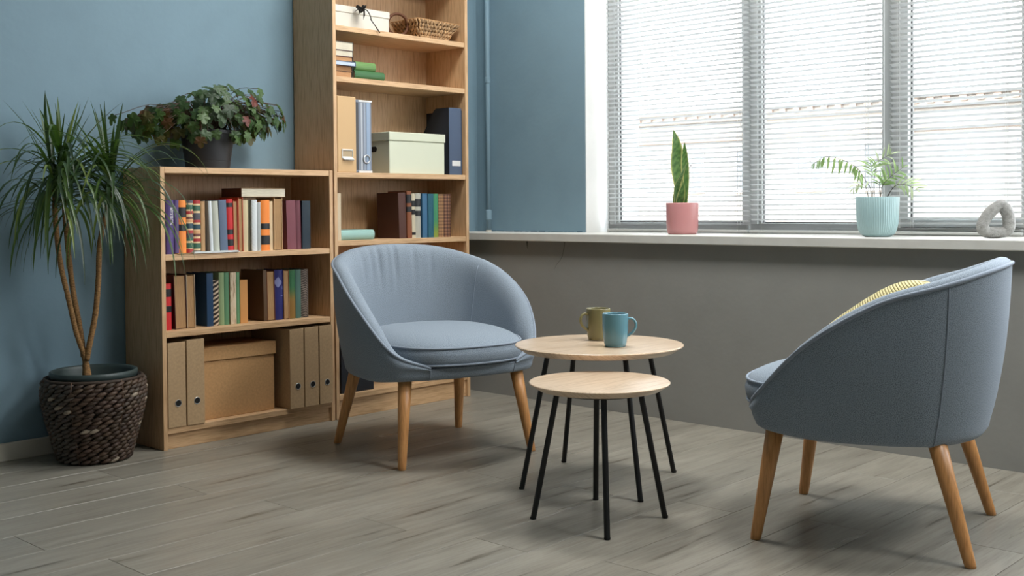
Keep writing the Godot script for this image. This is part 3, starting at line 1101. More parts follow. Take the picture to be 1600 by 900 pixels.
func radius_at(prof: Array, y: float) -> float:
	for k in prof.size() - 1:
		if y <= prof[k + 1].y:
			return lerpf(prof[k].x, prof[k + 1].x, (y - prof[k].y) / (prof[k + 1].y - prof[k].y))
	return prof[-1].x


# ---------------------------------------------------------------- ivy on the low bookcase

func lobed_leaf(sd: int) -> ArrayMesh:
	var r := RandomNumberGenerator.new()
	r.seed = sd
	var half := [Vector2(0.16, -0.06), Vector2(0.40, -0.02), Vector2(0.47, 0.10), Vector2(0.42, 0.20), Vector2(0.36, 0.26), Vector2(0.55, 0.34), Vector2(0.60, 0.48), Vector2(0.50, 0.60), Vector2(0.36, 0.58), Vector2(0.27, 0.60), Vector2(0.30, 0.74), Vector2(0.20, 0.88), Vector2(0.09, 0.96)]
	var outline := [Vector2(0, 0.02)]
	for q in half:
		outline.append(q * r.randf_range(0.92, 1.08))
	outline.append(Vector2(0, 1.02))
	for k in range(half.size() - 1, -1, -1):
		outline.append(half[k] * Vector2(-1, 1) * r.randf_range(0.92, 1.08))
	var cup := r.randf_range(0.25, 0.55)
	var sag := r.randf_range(0.15, 0.45)
	var lift := func(p: Vector2) -> Vector3:
		return Vector3(p.x, p.y, 0.16 * absf(p.x) - cup * p.x * p.x - sag * p.y * p.y + 0.03 * sin(p.x * 14.0 + p.y * 9.0))
	var st := begin(true)
	var n := outline.size()
	for i in n:
		var a: Vector2 = outline[i]
		var b: Vector2 = outline[(i + 1) % n]
		var spine := func(p: Vector2) -> Vector2: return Vector2(p.x * 0.45, lerpf(p.y, 0.38, 0.5))
		var c: Vector2 = spine.call(a)
		var d: Vector2 = spine.call(b)
		quad(st, lift.call(a), lift.call(b), lift.call(d), lift.call(c))
		tri(st, lift.call(c), lift.call(d), lift.call(Vector2(0, 0.36)))
	return done(st)


func ivy_plant() -> void:
	var o := Vector3(-1.455, 1.06, 0.150)
	var n := thing("potted_ivy", "bushy trailing grape ivy with reddish young leaves in a dark grey pot", "potted plant", at(o.x, o.y, o.z))
	put("pot", lathe([Vector2(0, 0), Vector2(0.083, 0), Vector2(0.085, 0.002), Vector2(0.0885, 0.028), Vector2(0.0875, 0.030), Vector2(0.0885, 0.032), Vector2(0.104, 0.135), Vector2(0.1055, 0.137), Vector2(0.1065, 0.150), Vector2(0.104, 0.151), Vector2(0.101, 0.149), Vector2(0.099, 0.125), Vector2(0.08, 0.01), Vector2(0, 0.01)], 56), M.pot_dark, n)
	put("soil", lathe([Vector2(0.0985, 0.124), Vector2(0.06, 0.130), Vector2(0, 0.132)], 28, true), M.soil, n)
	var span := [[-1.80, 1.19, 1.25], [-1.745, 1.165, 1.28], [-1.70, 1.155, 1.295], [-1.65, 1.155, 1.32], [-1.60, 1.13, 1.335], [-1.55, 1.165, 1.36], [-1.49, 1.18, 1.385], [-1.45, 1.19, 1.405], [-1.40, 1.155, 1.40], [-1.34, 1.165, 1.39], [-1.28, 1.19, 1.37], [-1.25, 1.175, 1.355], [-1.20, 1.205, 1.34], [-1.13, 1.24, 1.295]]
	var r := RandomNumberGenerator.new()
	r.seed = 404
	var leaves := []
	for k in 7:
		leaves.append(lobed_leaf(50 + k))
	var spots := []
	var tries := 0
	while spots.size() < 285 and tries < 20000:
		tries += 1
		var x := r.randf_range(-1.80, -1.13)
		var k := 0
		while k < span.size() - 2 and x > span[k + 1][0]:
			k += 1
		var t: float = (x - span[k][0]) / (span[k + 1][0] - span[k][0])
		var lo := lerpf(span[k][1], span[k + 1][1], t)
		var hi := lerpf(span[k][2], span[k + 1][2], t)
		var y := r.randf_range(lo + 0.008, hi - 0.012)
		var z := r.randf_range(0.05, 0.325)
		var u := (x - o.x) / (0.35 if x < o.x else 0.33)
		var w := (z - 0.175) / 0.15
		if u * u * 0.6 + w * w > 1.0:
			continue
		if x < -1.60 and (z < 0.10 or z > 0.24):
			continue
		var p := Vector3(x, y, z)
		# keep out of the pot, and out of the middle of the bush
		if y < 1.215 and Vector2(x - o.x, z - o.z).length() < 0.116:
			continue
		if Vector3((x - o.x) / 0.18, (y - 1.27) / 0.075, (z - 0.16) / 0.075).length() < 0.8:
			continue
		var ok := true
		for q in spots:
			if q.distance_to(p) < 0.0195:
				ok = false
		if ok:
			spots.append(p)
	spots.append(Vector3(-1.868, 1.235, 0.17))
	spots.append(Vector3(-1.835, 1.215, 0.18))
	var vines := begin(true)
	var crown := Vector3(o.x, 1.19, o.z)
	for p: Vector3 in spots:
		var out := Vector3(p.x - o.x, (p.y - 1.20) * 1.2, (p.z - o.z) * 1.4)
		var nrm := (out.normalized() + Vector3(r.randf_range(-0.4, 0.4), r.randf_range(0.1, 0.8), r.randf_range(0.0, 0.7))).normalized()
		var tip := Vector3(out.x * 1.2, -0.25 + r.randf_range(-0.3, 0.15), out.z).normalized()
		tip = (tip + Vector3(r.randf_range(-0.5, 0.5), 0, r.randf_range(-0.3, 0.3)))
		tip = (tip - nrm * tip.dot(nrm)).normalized()
		var size := r.randf_range(0.036, 0.052)
		if p.x < -1.81:
			size = 0.04
		var start := p - tip * size * 0.45
		var shade: int
		var young := clampf(absf(p.x - o.x) / 0.33, 0.0, 1.0) * 0.55 + clampf((p.y - 1.33) / 0.07, 0.0, 1.0) * 0.35
		if r.randf() < young * (0.75 if p.x < o.x else 0.55):
			shade = [3, 4, 5, 4, 3][r.randi() % 5]
		else:
			shade = [0, 1, 0, 2, 1, 0, 4][r.randi() % 7]
		if start.z < 0.03 or (start + tip * size).z < 0.02:
			continue
		put("leaf", leaves[r.randi() % 7], M.leaf_ivy[shade], n, Transform3D(Basis(tip.cross(nrm), tip, nrm).scaled(Vector3.ONE * size), start - o))
		if r.randf() < 0.55 or p.x < -1.62 or p.x > -1.25:
			var bend := crown.lerp(start, 0.5) + Vector3(0, 0.055 + 0.03 * r.randf(), 0)
			var pts := []
			for q in curve([crown + Vector3(r.randf_range(-0.05, 0.05), -0.01, r.randf_range(-0.05, 0.05)), bend, start], 4):
				pts.append(q - o)
			tube_to(vines, pts, 0.0013, 5)
	put("vines", done(vines), M.vine, n)


# ---------------------------------------------------------------- things on the tall bookcase

func rounded_book(label: String, x0: float, x1: float, y: float, h: float, z: float, depth: float, c: Color) -> void:
	# lies flat, its rounded spine towards the room
	var t := thing("book", label, "book", at((x0 + x1) / 2, y, z), "books lying flat")
	var w := x1 - x0
	var outer := []
	var pr := [Vector2(-depth, 0)]
	for k in 9:
		var a := -PI / 2 + PI * k / 8.0
		pr.append(Vector2(-h * 0.30 + cos(a) * h * 0.30, h / 2 + sin(a) * h / 2))
	pr.append(Vector2(-depth, h))
	pr.append(Vector2(-depth, h - 0.0025))
	for k in 9:
		var a := PI / 2 - PI * k / 8.0
		pr.append(Vector2(-h * 0.30 + cos(a) * (h * 0.30 - 0.0025), h / 2 + sin(a) * (h / 2 - 0.0025)))
	pr.append(Vector2(-depth, 0.0025))
	var st := begin()
	slab_to(st, PackedVector2Array(pr), -w / 2, w / 2, Transform3D(Basis(Vector3(0, 0, 1), Vector3.UP, Vector3(-1, 0, 0)), Vector3.ZERO))
	put("cover", done(st), dye(c, 0.5), t)
	put("pages", box(Vector3(-w / 2 + 0.003, 0.0027, -depth + 0.004), Vector3(w / 2 - 0.003, h - 0.0027, -h * 0.25)), M.pages_flat, t)
	outer.clear()


func flat_paperback(label: String, y: float, h: float, x1: float, z: float, page: Material, c: Color, edge: Color) -> void:
	# lies flat, page ends towards the room, spine to the right
	var x0 := -0.9135
	var t := thing("book", label, "book", at(0, y, 0), "stacked paperbacks on the tall bookcase")
	var st := begin()
	box_to(st, Vector3(x0, 0, z - 0.19), Vector3(x1, 0.0014, z), 0.0)
	box_to(st, Vector3(x0, h - 0.0014, z - 0.19), Vector3(x1, h, z), 0.0)
	put("cover", done(st), dye(c, 0.5), t)
	put("spine", box(Vector3(x1 - 0.0025, 0.0014, z - 0.19), Vector3(x1, h - 0.0014, z)), dye(edge, 0.5), t)
	put("pages", box(Vector3(x0 + 0.002, 0.0015, z - 0.187), Vector3(x1 - 0.003, h - 0.0015, z - 0.0025)), page, t)


func open_box(st: SurfaceTool, lo: Vector3, hi: Vector3, t: float) -> void:
	box_to(st, lo, Vector3(hi.x, lo.y + t, hi.z))
	box_to(st, Vector3(lo.x, lo.y + t, lo.z), Vector3(lo.x + t, hi.y, hi.z), t * 0.3)
	box_to(st, Vector3(hi.x - t, lo.y + t, lo.z), Vector3(hi.x, hi.y, hi.z), t * 0.3)
	box_to(st, Vector3(lo.x + t, lo.y + t, lo.z), Vector3(hi.x - t, hi.y, lo.z + t))
	box_to(st, Vector3(lo.x + t, lo.y + t, hi.z - t), Vector3(hi.x - t, hi.y, hi.z))


func strands(st: SurfaceTool, a: Vector3, b: Vector3, c: Vector3, d: Vector3, cols: int, rows: int, r: RandomNumberGenerator) -> void:
	# plaited rush over the face a b (foot) d c (rim)
	var nrm := (b - a).cross(c - a).normalized()
	for i in cols:
		for j in rows:
			var u := (i + 0.5 + r.randf_range(-0.15, 0.15)) / cols
			var v := (j + 0.5) / rows
			var p := a.lerp(b, u).lerp(c.lerp(d, u), v)
			var along := (c.lerp(d, u) - a.lerp(b, u)).normalized()
			var across := (b - a).normalized()
			var l := (c - a).length() / rows * 0.75
			var lean := (0.35 if (i + j) % 2 else -0.35) + r.randf_range(-0.1, 0.1)
			var dir := (along + across * lean).normalized()
			var s := r.randf_range(0.55, 1.25)
			st.set_color(Color(0.42 * s, 0.255 * s, 0.125 * s))
			tube_to(st, [p - dir * l, p - dir * l * 0.4 + nrm * 0.003, p + dir * l * 0.4 + nrm * 0.003, p + dir * l], [0.002, 0.0052, 0.0052, 0.002], 6)


func shelf_things() -> void:
	var r := RandomNumberGenerator.new()
	r.seed = 31
	# top visible shelf
	var wb := thing("storage_box", "flat white box at the left of the highest visible shelf", "box", at(0, 1.678, 0))
	put("body", box(Vector3(-0.912, 0.0, 0.03), Vector3(-0.552, 0.074, 0.205), 0.0015), dye(Color(0.80, 0.79, 0.75), 0.6), wb)
	put("lid", box(Vector3(-0.9135, 0.0745, 0.028), Vector3(-0.549, 0.104, 0.2075), 0.0015), dye(Color(0.82, 0.81, 0.77), 0.6), wb)
	var rose := thing("dried_rose", "dried black rose lying against the white box, its stem hanging over the shelf edge", "dried flower", at(-0.738, 1.678, 0.24))
	var head := begin(true)
	for k in 9:
		var a := TAU * k / 9.0
		var rad := 0.010 + 0.004 * (k % 3)
		var c := Vector3(cos(a) * 0.006, 0.092 + 0.004 * sin(a * 2.0), sin(a) * 0.006)
		var axis := Vector3(cos(a), 0.5, sin(a)).normalized()
		var pts := [c - Vector3(0.006, 0.012, 0), c + axis * 0.006, c + axis * 0.013 + Vector3(-0.004, 0.002, 0), c + axis * 0.014 + Vector3(-0.010, -0.006, 0)]
		tube_to(head, pts, [0.004, rad * 0.75, rad * 0.55, 0.001], 7, false, Vector2(1, 0.55))
	put("bloom", done(head), M.dried, rose)
	put("petal", tube([Vector3(-0.008, 0.092, 0.006), Vector3(-0.028, 0.086, 0.008), Vector3(-0.046, 0.073, 0.006)], [0.006, 0.005, 0.0006], 6, false, Vector2(1, 0.4)), M.dried, rose)
	put("sepal", tube([Vector3(0.004, 0.086, 0.012), Vector3(0.003, 0.066, 0.014), Vector3(0.0, 0.044, 0.012)], [0.006, 0.006, 0.0006], 6, false, Vector2(1, 0.5)), M.dried, rose)
	put("sepal", tube([Vector3(-0.012, 0.086, 0.012), Vector3(-0.022, 0.072, 0.014), Vector3(-0.026, 0.066, 0.014)], [0.005, 0.004, 0.0006], 6, false, Vector2(1, 0.5)), M.dried, rose)
	var stem := curve([Vector3(0.008, 0.093, 0.004), Vector3(0.022, 0.086, 0.012), Vector3(0.029, 0.062, 0.024), Vector3(0.027, 0.045, 0.032), Vector3(0.034, 0.030, 0.038), Vector3(0.048, 0.008, 0.046), Vector3(0.060, -0.012, 0.051)], 4)
	put("stem", tube(stem, 0.0023, 7), M.dried, rose)
	put("thorn", tube([Vector3(0.026, 0.045, 0.033), Vector3(0.018, 0.042, 0.035)], [0.003, 0.0006], 5), M.dried, rose)
	put("twig", tube([Vector3(0.041, 0.019, 0.043), Vector3(0.043, 0.0, 0.049)], [0.0012, 0.0005], 5), dye(Color(0.45, 0.36, 0.25), 0.8), rose)
	# plaited basket with a ring handle
	var bk := thing("woven_basket", "small tan plaited rush basket with a round handle, on the highest visible shelf", "basket", at(0, 1.678, 0))
	var y0 := 0.003
	var y1 := 0.086
	var lo := [Vector3(-0.395, y0, 0.235), Vector3(-0.225, y0, 0.235), Vector3(-0.225, y0, 0.10), Vector3(-0.395, y0, 0.10)]
	var hi := [Vector3(-0.428, y1, 0.262), Vector3(-0.166, y1 - 0.004, 0.262), Vector3(-0.166, y1 - 0.004, 0.075), Vector3(-0.428, y1, 0.075)]
	var mid := Vector3(-0.30, 0.04, 0.165)
	var wl := begin()
	for k in 4:
		var k2 := (k + 1) % 4
		quad(wl, lo[k], lo[k2], hi[k2], hi[k])
		var i0: Vector3 = hi[k].lerp(mid, 0.06)
		var i1: Vector3 = hi[k2].lerp(mid, 0.06)
		var j0: Vector3 = lo[k].lerp(mid, 0.06)
		var j1: Vector3 = lo[k2].lerp(mid, 0.06)
		quad(wl, hi[k], hi[k2], Vector3(i1.x, hi[k2].y, i1.z), Vector3(i0.x, hi[k].y, i0.z))
		quad(wl, j1, j0, Vector3(i0.x, hi[k].y, i0.z), Vector3(i1.x, hi[k2].y, i1.z))
	quad(wl, lo[3], lo[2], lo[1], lo[0])
	quad(wl, lo[0] + Vector3(0, 0.004, 0), lo[1] + Vector3(0, 0.004, 0), lo[2] + Vector3(0, 0.004, 0), lo[3] + Vector3(0, 0.004, 0))
	put("wall", done(wl), dye(Color(0.30, 0.19, 0.11), 0.9), bk)
	var ws := begin(true)
	for k in 4:
		var k2 := (k + 1) % 4
		strands(ws, lo[k], lo[k2], hi[k], hi[k2], 22 if k % 2 == 0 else 15, 5, r)
	put("weave", done(ws), M.rush, bk).set_meta("kind", "stuff")
	var rimp := []
	for k in 4:
		for s in 6:
			rimp.append(hi[k].lerp(hi[(k + 1) % 4], s / 6.0))
	put("rim", tube(rimp, 0.0048, 7, true), dye(Color(0.62, 0.46, 0.29), 0.8), bk)
	var hp := []
	for k in 28:
		var a := TAU * k / 28
		hp.append(Vector3(-0.470 + 0.046 * cos(a), 0.062 + 0.050 * sin(a), 0.17 + 0.018 * cos(a)))
	put("handle", tube(hp, 0.0072, 8, true), dye(Color(0.36, 0.215, 0.12), 0.75), bk)
	# second shelf: a stack of paperbacks and two green books
	flat_paperback("bottom paperback of the stack on the tall bookcase, tan page ends and a dark cover", 1.461, 0.0275, -0.808, 0.258, M.pages_tan_flat, Color(0.14, 0.12, 0.07), Color(0.05, 0.05, 0.05))
	flat_paperback("tan-paged paperback second from the bottom of the stack", 1.489, 0.0225, -0.806, 0.257, M.pages_tan_flat, Color(0.62, 0.44, 0.30), Color(0.05, 0.05, 0.05))
	flat_paperback("pale silver-blue paperback sticking out of the middle of the stack", 1.512, 0.0185, -0.797, 0.270, dye(Color(0.72, 0.77, 0.85), 0.4), Color(0.36, 0.41, 0.50), Color(0.40, 0.46, 0.56))
	flat_paperback("thin paperback with orange page ends, third from the top of the stack", 1.531, 0.0205, -0.804, 0.258, M.pages_tan_flat, Color(0.45, 0.26, 0.25), Color(0.07, 0.06, 0.06))
	flat_paperback("cream-paged paperback second from the top of the stack", 1.552, 0.0255, -0.802, 0.259, M.pages_flat, Color(0.42, 0.25, 0.27), Color(0.06, 0.06, 0.06))
	flat_paperback("thick white-paged paperback on top of the stack", 1.578, 0.0365, -0.801, 0.259, M.pages_flat, Color(0.32, 0.34, 0.33), Color(0.06, 0.06, 0.06))
	rounded_book("long dark green book lying flat beside the stack of paperbacks", -0.8005, -0.633, 1.461, 0.0375, 0.268, 0.15, Color(0.22, 0.40, 0.23))
	rounded_book("lighter green book lying on top of the dark green one", -0.785, -0.672, 1.4988, 0.0395, 0.255, 0.14, Color(0.39, 0.54, 0.30))
	# third shelf: files and the pale green box
	var f := thing("box_file", "tan cardboard box file with a white label holder, left of the slate blue binder", "file", at(-0.8505, 1.054, 0))
	put("body", box(Vector3(-0.0505, 0, 0.02), Vector3(0.0515, 0.326, 0.270), 0.003), dye(Color(0.80, 0.665, 0.49), 0.7), f)
	var lh := begin()
	for q in [[-0.030, -0.026, 0.060, 0.100], [0.027, 0.031, 0.060, 0.100], [-0.026, 0.027, 0.094, 0.100], [-0.026, 0.027, 0.060, 0.068]]:
		box_to(lh, Vector3(q[0], q[2], 0.2702), Vector3(q[1], q[3], 0.2735), 0.0006)
	var holder := put("label_holder", done(lh), M.white, f)
	put("finger_pull", box(Vector3(-0.024, 0.052, 0.2702), Vector3(0.033, 0.0605, 0.281), 0.003), M.white, holder)
	put("card", box(Vector3(-0.026, 0.068, 0.2702), Vector3(0.027, 0.094, 0.2708)), dye(Color(0.70, 0.62, 0.50), 0.7), holder)
	var g := thing("ring_binder", "slate blue binder in a clear glossy sleeve, beside the tan box file", "binder", at(-0.7505, 1.054, 0))
	put("body", box(Vector3(-0.0465, 0.0, 0.02), Vector3(0.0455, 0.317, 0.262), 0.004), dye(Color(0.44, 0.475, 0.53), 0.35), g)
	for q in [[-0.046, -0.030, Color(0.13, 0.13, 0.15)], [-0.018, -0.008, Color(0.66, 0.68, 0.71)], [0.000, 0.008, Color(0.56, 0.60, 0.66)], [0.014, 0.034, Color(0.52, 0.60, 0.70)]]:
		put("stripe", box(Vector3(q[0], 0.012, 0.2621), Vector3(q[1], 0.306, 0.2629), 0.0003), dye(q[2], 0.3), g)
	put("edge_strip", box(Vector3(-0.030, 0.0005, 0.2622), Vector3(0.045, 0.010, 0.2640), 0.0004), M.white, g)
	put("edge_strip", box(Vector3(-0.030, 0.308, 0.2622), Vector3(0.045, 0.316, 0.2640), 0.0004), M.white, g)
	put("pull_ring", tube(ring_xy(0.017, 28), 0.0030, 8, true), M.steel, g, at(0.013, 0.060, 0.2645))
	var gb := thing("storage_box", "pale green cardboard box with a lid and a hand hole in the tall bookcase", "box", at(-0.4325, 1.054, 0))
	var pale := dye(Color(0.82, 0.835, 0.75), 0.6)
	put("body", box(Vector3(-0.169, 0, 0.035), Vector3(0.169, 0.148, 0.257), 0.0025), pale, gb)
	put("lid", box(Vector3(-0.1730, 0.1482, 0.031), Vector3(0.1730, 0.187, 0.2610), 0.0025), pale, gb)
	var hole := begin()
	slab_to(hole, stadium(0.042, 0.024), 0, 0.0008, Transform3D(Basis(Vector3(0, 0, 1), Vector3.UP, Vector3(-1, 0, 0)), Vector3(-0.1690, 0.112, 0.150)))
	put("hand_hole", done(hole), M.black, gb)
	var nv := Color(0.12, 0.145, 0.19)
	var mf := thing("magazine_file", "navy cardboard magazine file with a white label, right of the pale green box", "magazine file", at(-0.240, 1.054, 0.262))
	var w := 0.0865
	var hgt := 0.315
	var dp := 0.244
	var sx := Basis(Vector3(0, 0, 1), Vector3.UP, Vector3(-1, 0, 0))
	var near_side := begin()
	slab_to(near_side, PackedVector2Array([Vector2(0, 0), Vector2(-dp, 0), Vector2(-dp, hgt * 0.36), Vector2(-dp * 0.93, hgt * 0.42), Vector2(-dp * 0.42, hgt * 0.97), Vector2(-dp * 0.36, hgt), Vector2(0, hgt)]), -0.003, 0.0, Transform3D(sx, Vector3.ZERO))
	put("side", done(near_side), dye(nv, 0.6), mf)
	put("side", box(Vector3(w - 0.003, 0, -dp), Vector3(w, hgt * 0.97, 0)), dye(nv, 0.6), mf)
	put("spine", box(Vector3(0.003, 0, -0.003), Vector3(w - 0.003, hgt, 0.0), 0.0008), dye(Color(0.285, 0.345, 0.44), 0.6), mf)
	put("back", box(Vector3(0.003, 0, -dp), Vector3(w - 0.003, hgt * 0.36, -dp + 0.003)), dye(nv, 0.6), mf)
	put("base", box(Vector3(0.003, 0, -dp + 0.003), Vector3(w - 0.003, 0.003, -0.003)), dye(nv, 0.6), mf)
	put("label", box(Vector3(w * 0.24, 0.042, 0.0001), Vector3(w * 0.86, 0.067, 0.0009)), M.white, mf)
	# bottom shelf, behind the left armchair
	var nb := thing("storage_box", "dark navy box with a small white printed mark, behind the armchair's back leg", "box", at(-0.798, 0.103, 0))
	put("body", box(Vector3(-0.090, 0, 0.03), Vector3(0.090, 0.235, 0.262), 0.002), dye(Color(0.085, 0.105, 0.145), 0.5), nb)
	var mk := begin()
	for q in [[-0.052, -0.0455], [-0.030, -0.0235], [-0.014, -0.0075]]:
		slab_to(mk, PackedVector2Array([Vector2(q[0], 0.105), Vector2(q[0] + 0.005, 0.105), Vector2(q[1] + 0.006, 0.078), Vector2(q[1] + 0.001, 0.078)]), 0.2621, 0.2625)
	slab_to(mk, PackedVector2Array([Vector2(-0.029, 0.105), Vector2(-0.0265, 0.105), Vector2(-0.034, 0.078), Vector2(-0.0365, 0.078)]), 0.2621, 0.2625)
	put("printed_mark", done(mk), dye(Color(0.80, 0.84, 0.85), 0.5), nb)


func ring_xy(rad: float, n: int) -> Array:
	var out := []
	for k in n:
		out.append(Vector3(cos(TAU * k / n) * rad, sin(TAU * k / n) * rad, 0))
	return out


func stadium(w: float, h: float) -> PackedVector2Array:
	var p := PackedVector2Array()
	for k in 20:
		var a := TAU * k / 20.0
		p.append(Vector2((w - h) / 2 * (1 if cos(a) > 0 else -1) + cos(a) * h / 2, sin(a) * h / 2))
	return p


# ---------------------------------------------------------------- books

func spine_line(w: float, dep: float, bow: float, grow: float, back: float) -> Array:
	# open outline seen from above: from the left rear edge round the spine to the right rear edge; z forward
	var p := [Vector2(-w / 2 - grow, -back)]
	for k in 11:
		var u := k / 10.0 * 2.0 - 1.0
		p.append(Vector2(u * (w / 2 + grow), -bow * pow(absf(u), 2.2) + grow))
	p.append(Vector2(w / 2 + grow, -back))
	return p


func shell(line: Array, inner: Array, y0: float, y1: float, uv_on := false) -> ArrayMesh:
	var st := begin()
	var n := line.size()
	var total := 0.0
	var run := [0.0]
	for k in range(1, n):
		total += line[k].distance_to(line[k - 1])
		run.append(total)
	var lift := func(p: Vector2, y: float) -> Vector3: return Vector3(p.x, y, p.y)
	for k in n - 1:
		var a: Vector2 = line[k]
		var b: Vector2 = line[k + 1]
		var c: Vector2 = inner[k]
		var d: Vector2 = inner[k + 1]
		if uv_on:
			var u0: float = run[k] / total
			var u1: float = run[k + 1] / total
			for v in [[a, y0, u0, 1.0], [b, y1, u1, 0.0], [b, y0, u1, 1.0], [a, y0, u0, 1.0], [a, y1, u0, 0.0], [b, y1, u1, 0.0]]:
				st.set_uv(Vector2(v[2], v[3]))
				st.add_vertex(Vector3(v[0].x, v[1], v[0].y))
			st.set_uv(Vector2(0, 0))
		else:
			quad(st, lift.call(a, y0), lift.call(b, y0), lift.call(b, y1), lift.call(a, y1))
		quad(st, lift.call(d, y0), lift.call(c, y0), lift.call(c, y1), lift.call(d, y1))
		quad(st, lift.call(a, y1), lift.call(b, y1), lift.call(d, y1), lift.call(c, y1))
		quad(st, lift.call(b, y0), lift.call(a, y0), lift.call(c, y0), lift.call(d, y0))
	for k in [0, n - 1]:
		var a: Vector2 = line[k]
		var c: Vector2 = inner[k]
		if k == 0:
			quad(st, lift.call(c, y0), lift.call(a, y0), lift.call(a, y1), lift.call(c, y1))
		else:
			quad(st, lift.call(a, y0), lift.call(c, y0), lift.call(c, y1), lift.call(a, y1))
	return done(st)


# standing book; the spine faces the room, or with fore = true the page edges do
func book(label: String, group: String, x0: float, x1: float, y: float, z: float, h: float, c: Color, opt := {}) -> Node3D:
	var w := x1 - x0
	var dep: float = opt.get("dep", 0.135)
	var lean: float = deg_to_rad(opt.get("lean", 0.0))
	var fore: bool = opt.get("fore", false)
	var bow: float = opt.get("bow", minf(0.006, w * 0.16))
	var t := 0.0022
	var xf := Transform3D(Basis(Vector3(0, 0, 1), lean), Vector3((x0 + x1) / 2 + sin(lean) * h / 2, y + absf(sin(lean)) * w / 2, z))
	var n := thing("book", label, "book", xf, group)
	var flip := Transform3D(Basis(Vector3.UP, PI), Vector3(0, 0, -dep)) if fore else Transform3D()
	var cover: Material = opt.get("cover", dye(c, opt.get("rough", 0.55)))
	put("cover", shell(spine_line(w, dep, bow, 0.0, dep), spine_line(w - 2 * t, dep, bow, -0.0001, dep).map(func(p: Vector2) -> Vector2: return p - Vector2(0, t if p.y > -dep + 0.001 else 0.0)), 0, h), cover, n, flip)
	var pg: Material = opt.get("pages", M.pages)
	put("pages", box(Vector3(-w / 2 + t + 0.0002, 0.0025, -dep + 0.0035), Vector3(w / 2 - t - 0.0002, h - 0.0045, -bow - t - 0.0005)), pg, n, flip)
	for b in opt.get("bands", []):
		# [from, to, colour] as shares of the height, measured from the top
		var g := 0.0004
		put("band", shell(spine_line(w, dep, bow, g, bow + 0.012), spine_line(w, dep, bow, 0.0, bow + 0.012), h * (1.0 - b[1]), h * (1.0 - b[0])), dye(b[2], 0.45), n)
	if opt.has("print"):
		var g := 0.0003
		put("spine_print", shell(spine_line(w, dep, bow, g, bow + 0.003), spine_line(w, dep, bow, 0.0, bow + 0.003), 0.0005, h - 0.0005, true), opt.print, n)
	return n


func pattern(w: int, h: int, f: Callable, scale: Vector2) -> StandardMaterial3D:
	return mat(Color.WHITE, 0.55, {"albedo_texture": picture(w, h, f), "uv1_scale": Vector3(scale.x, scale.y, 1)})


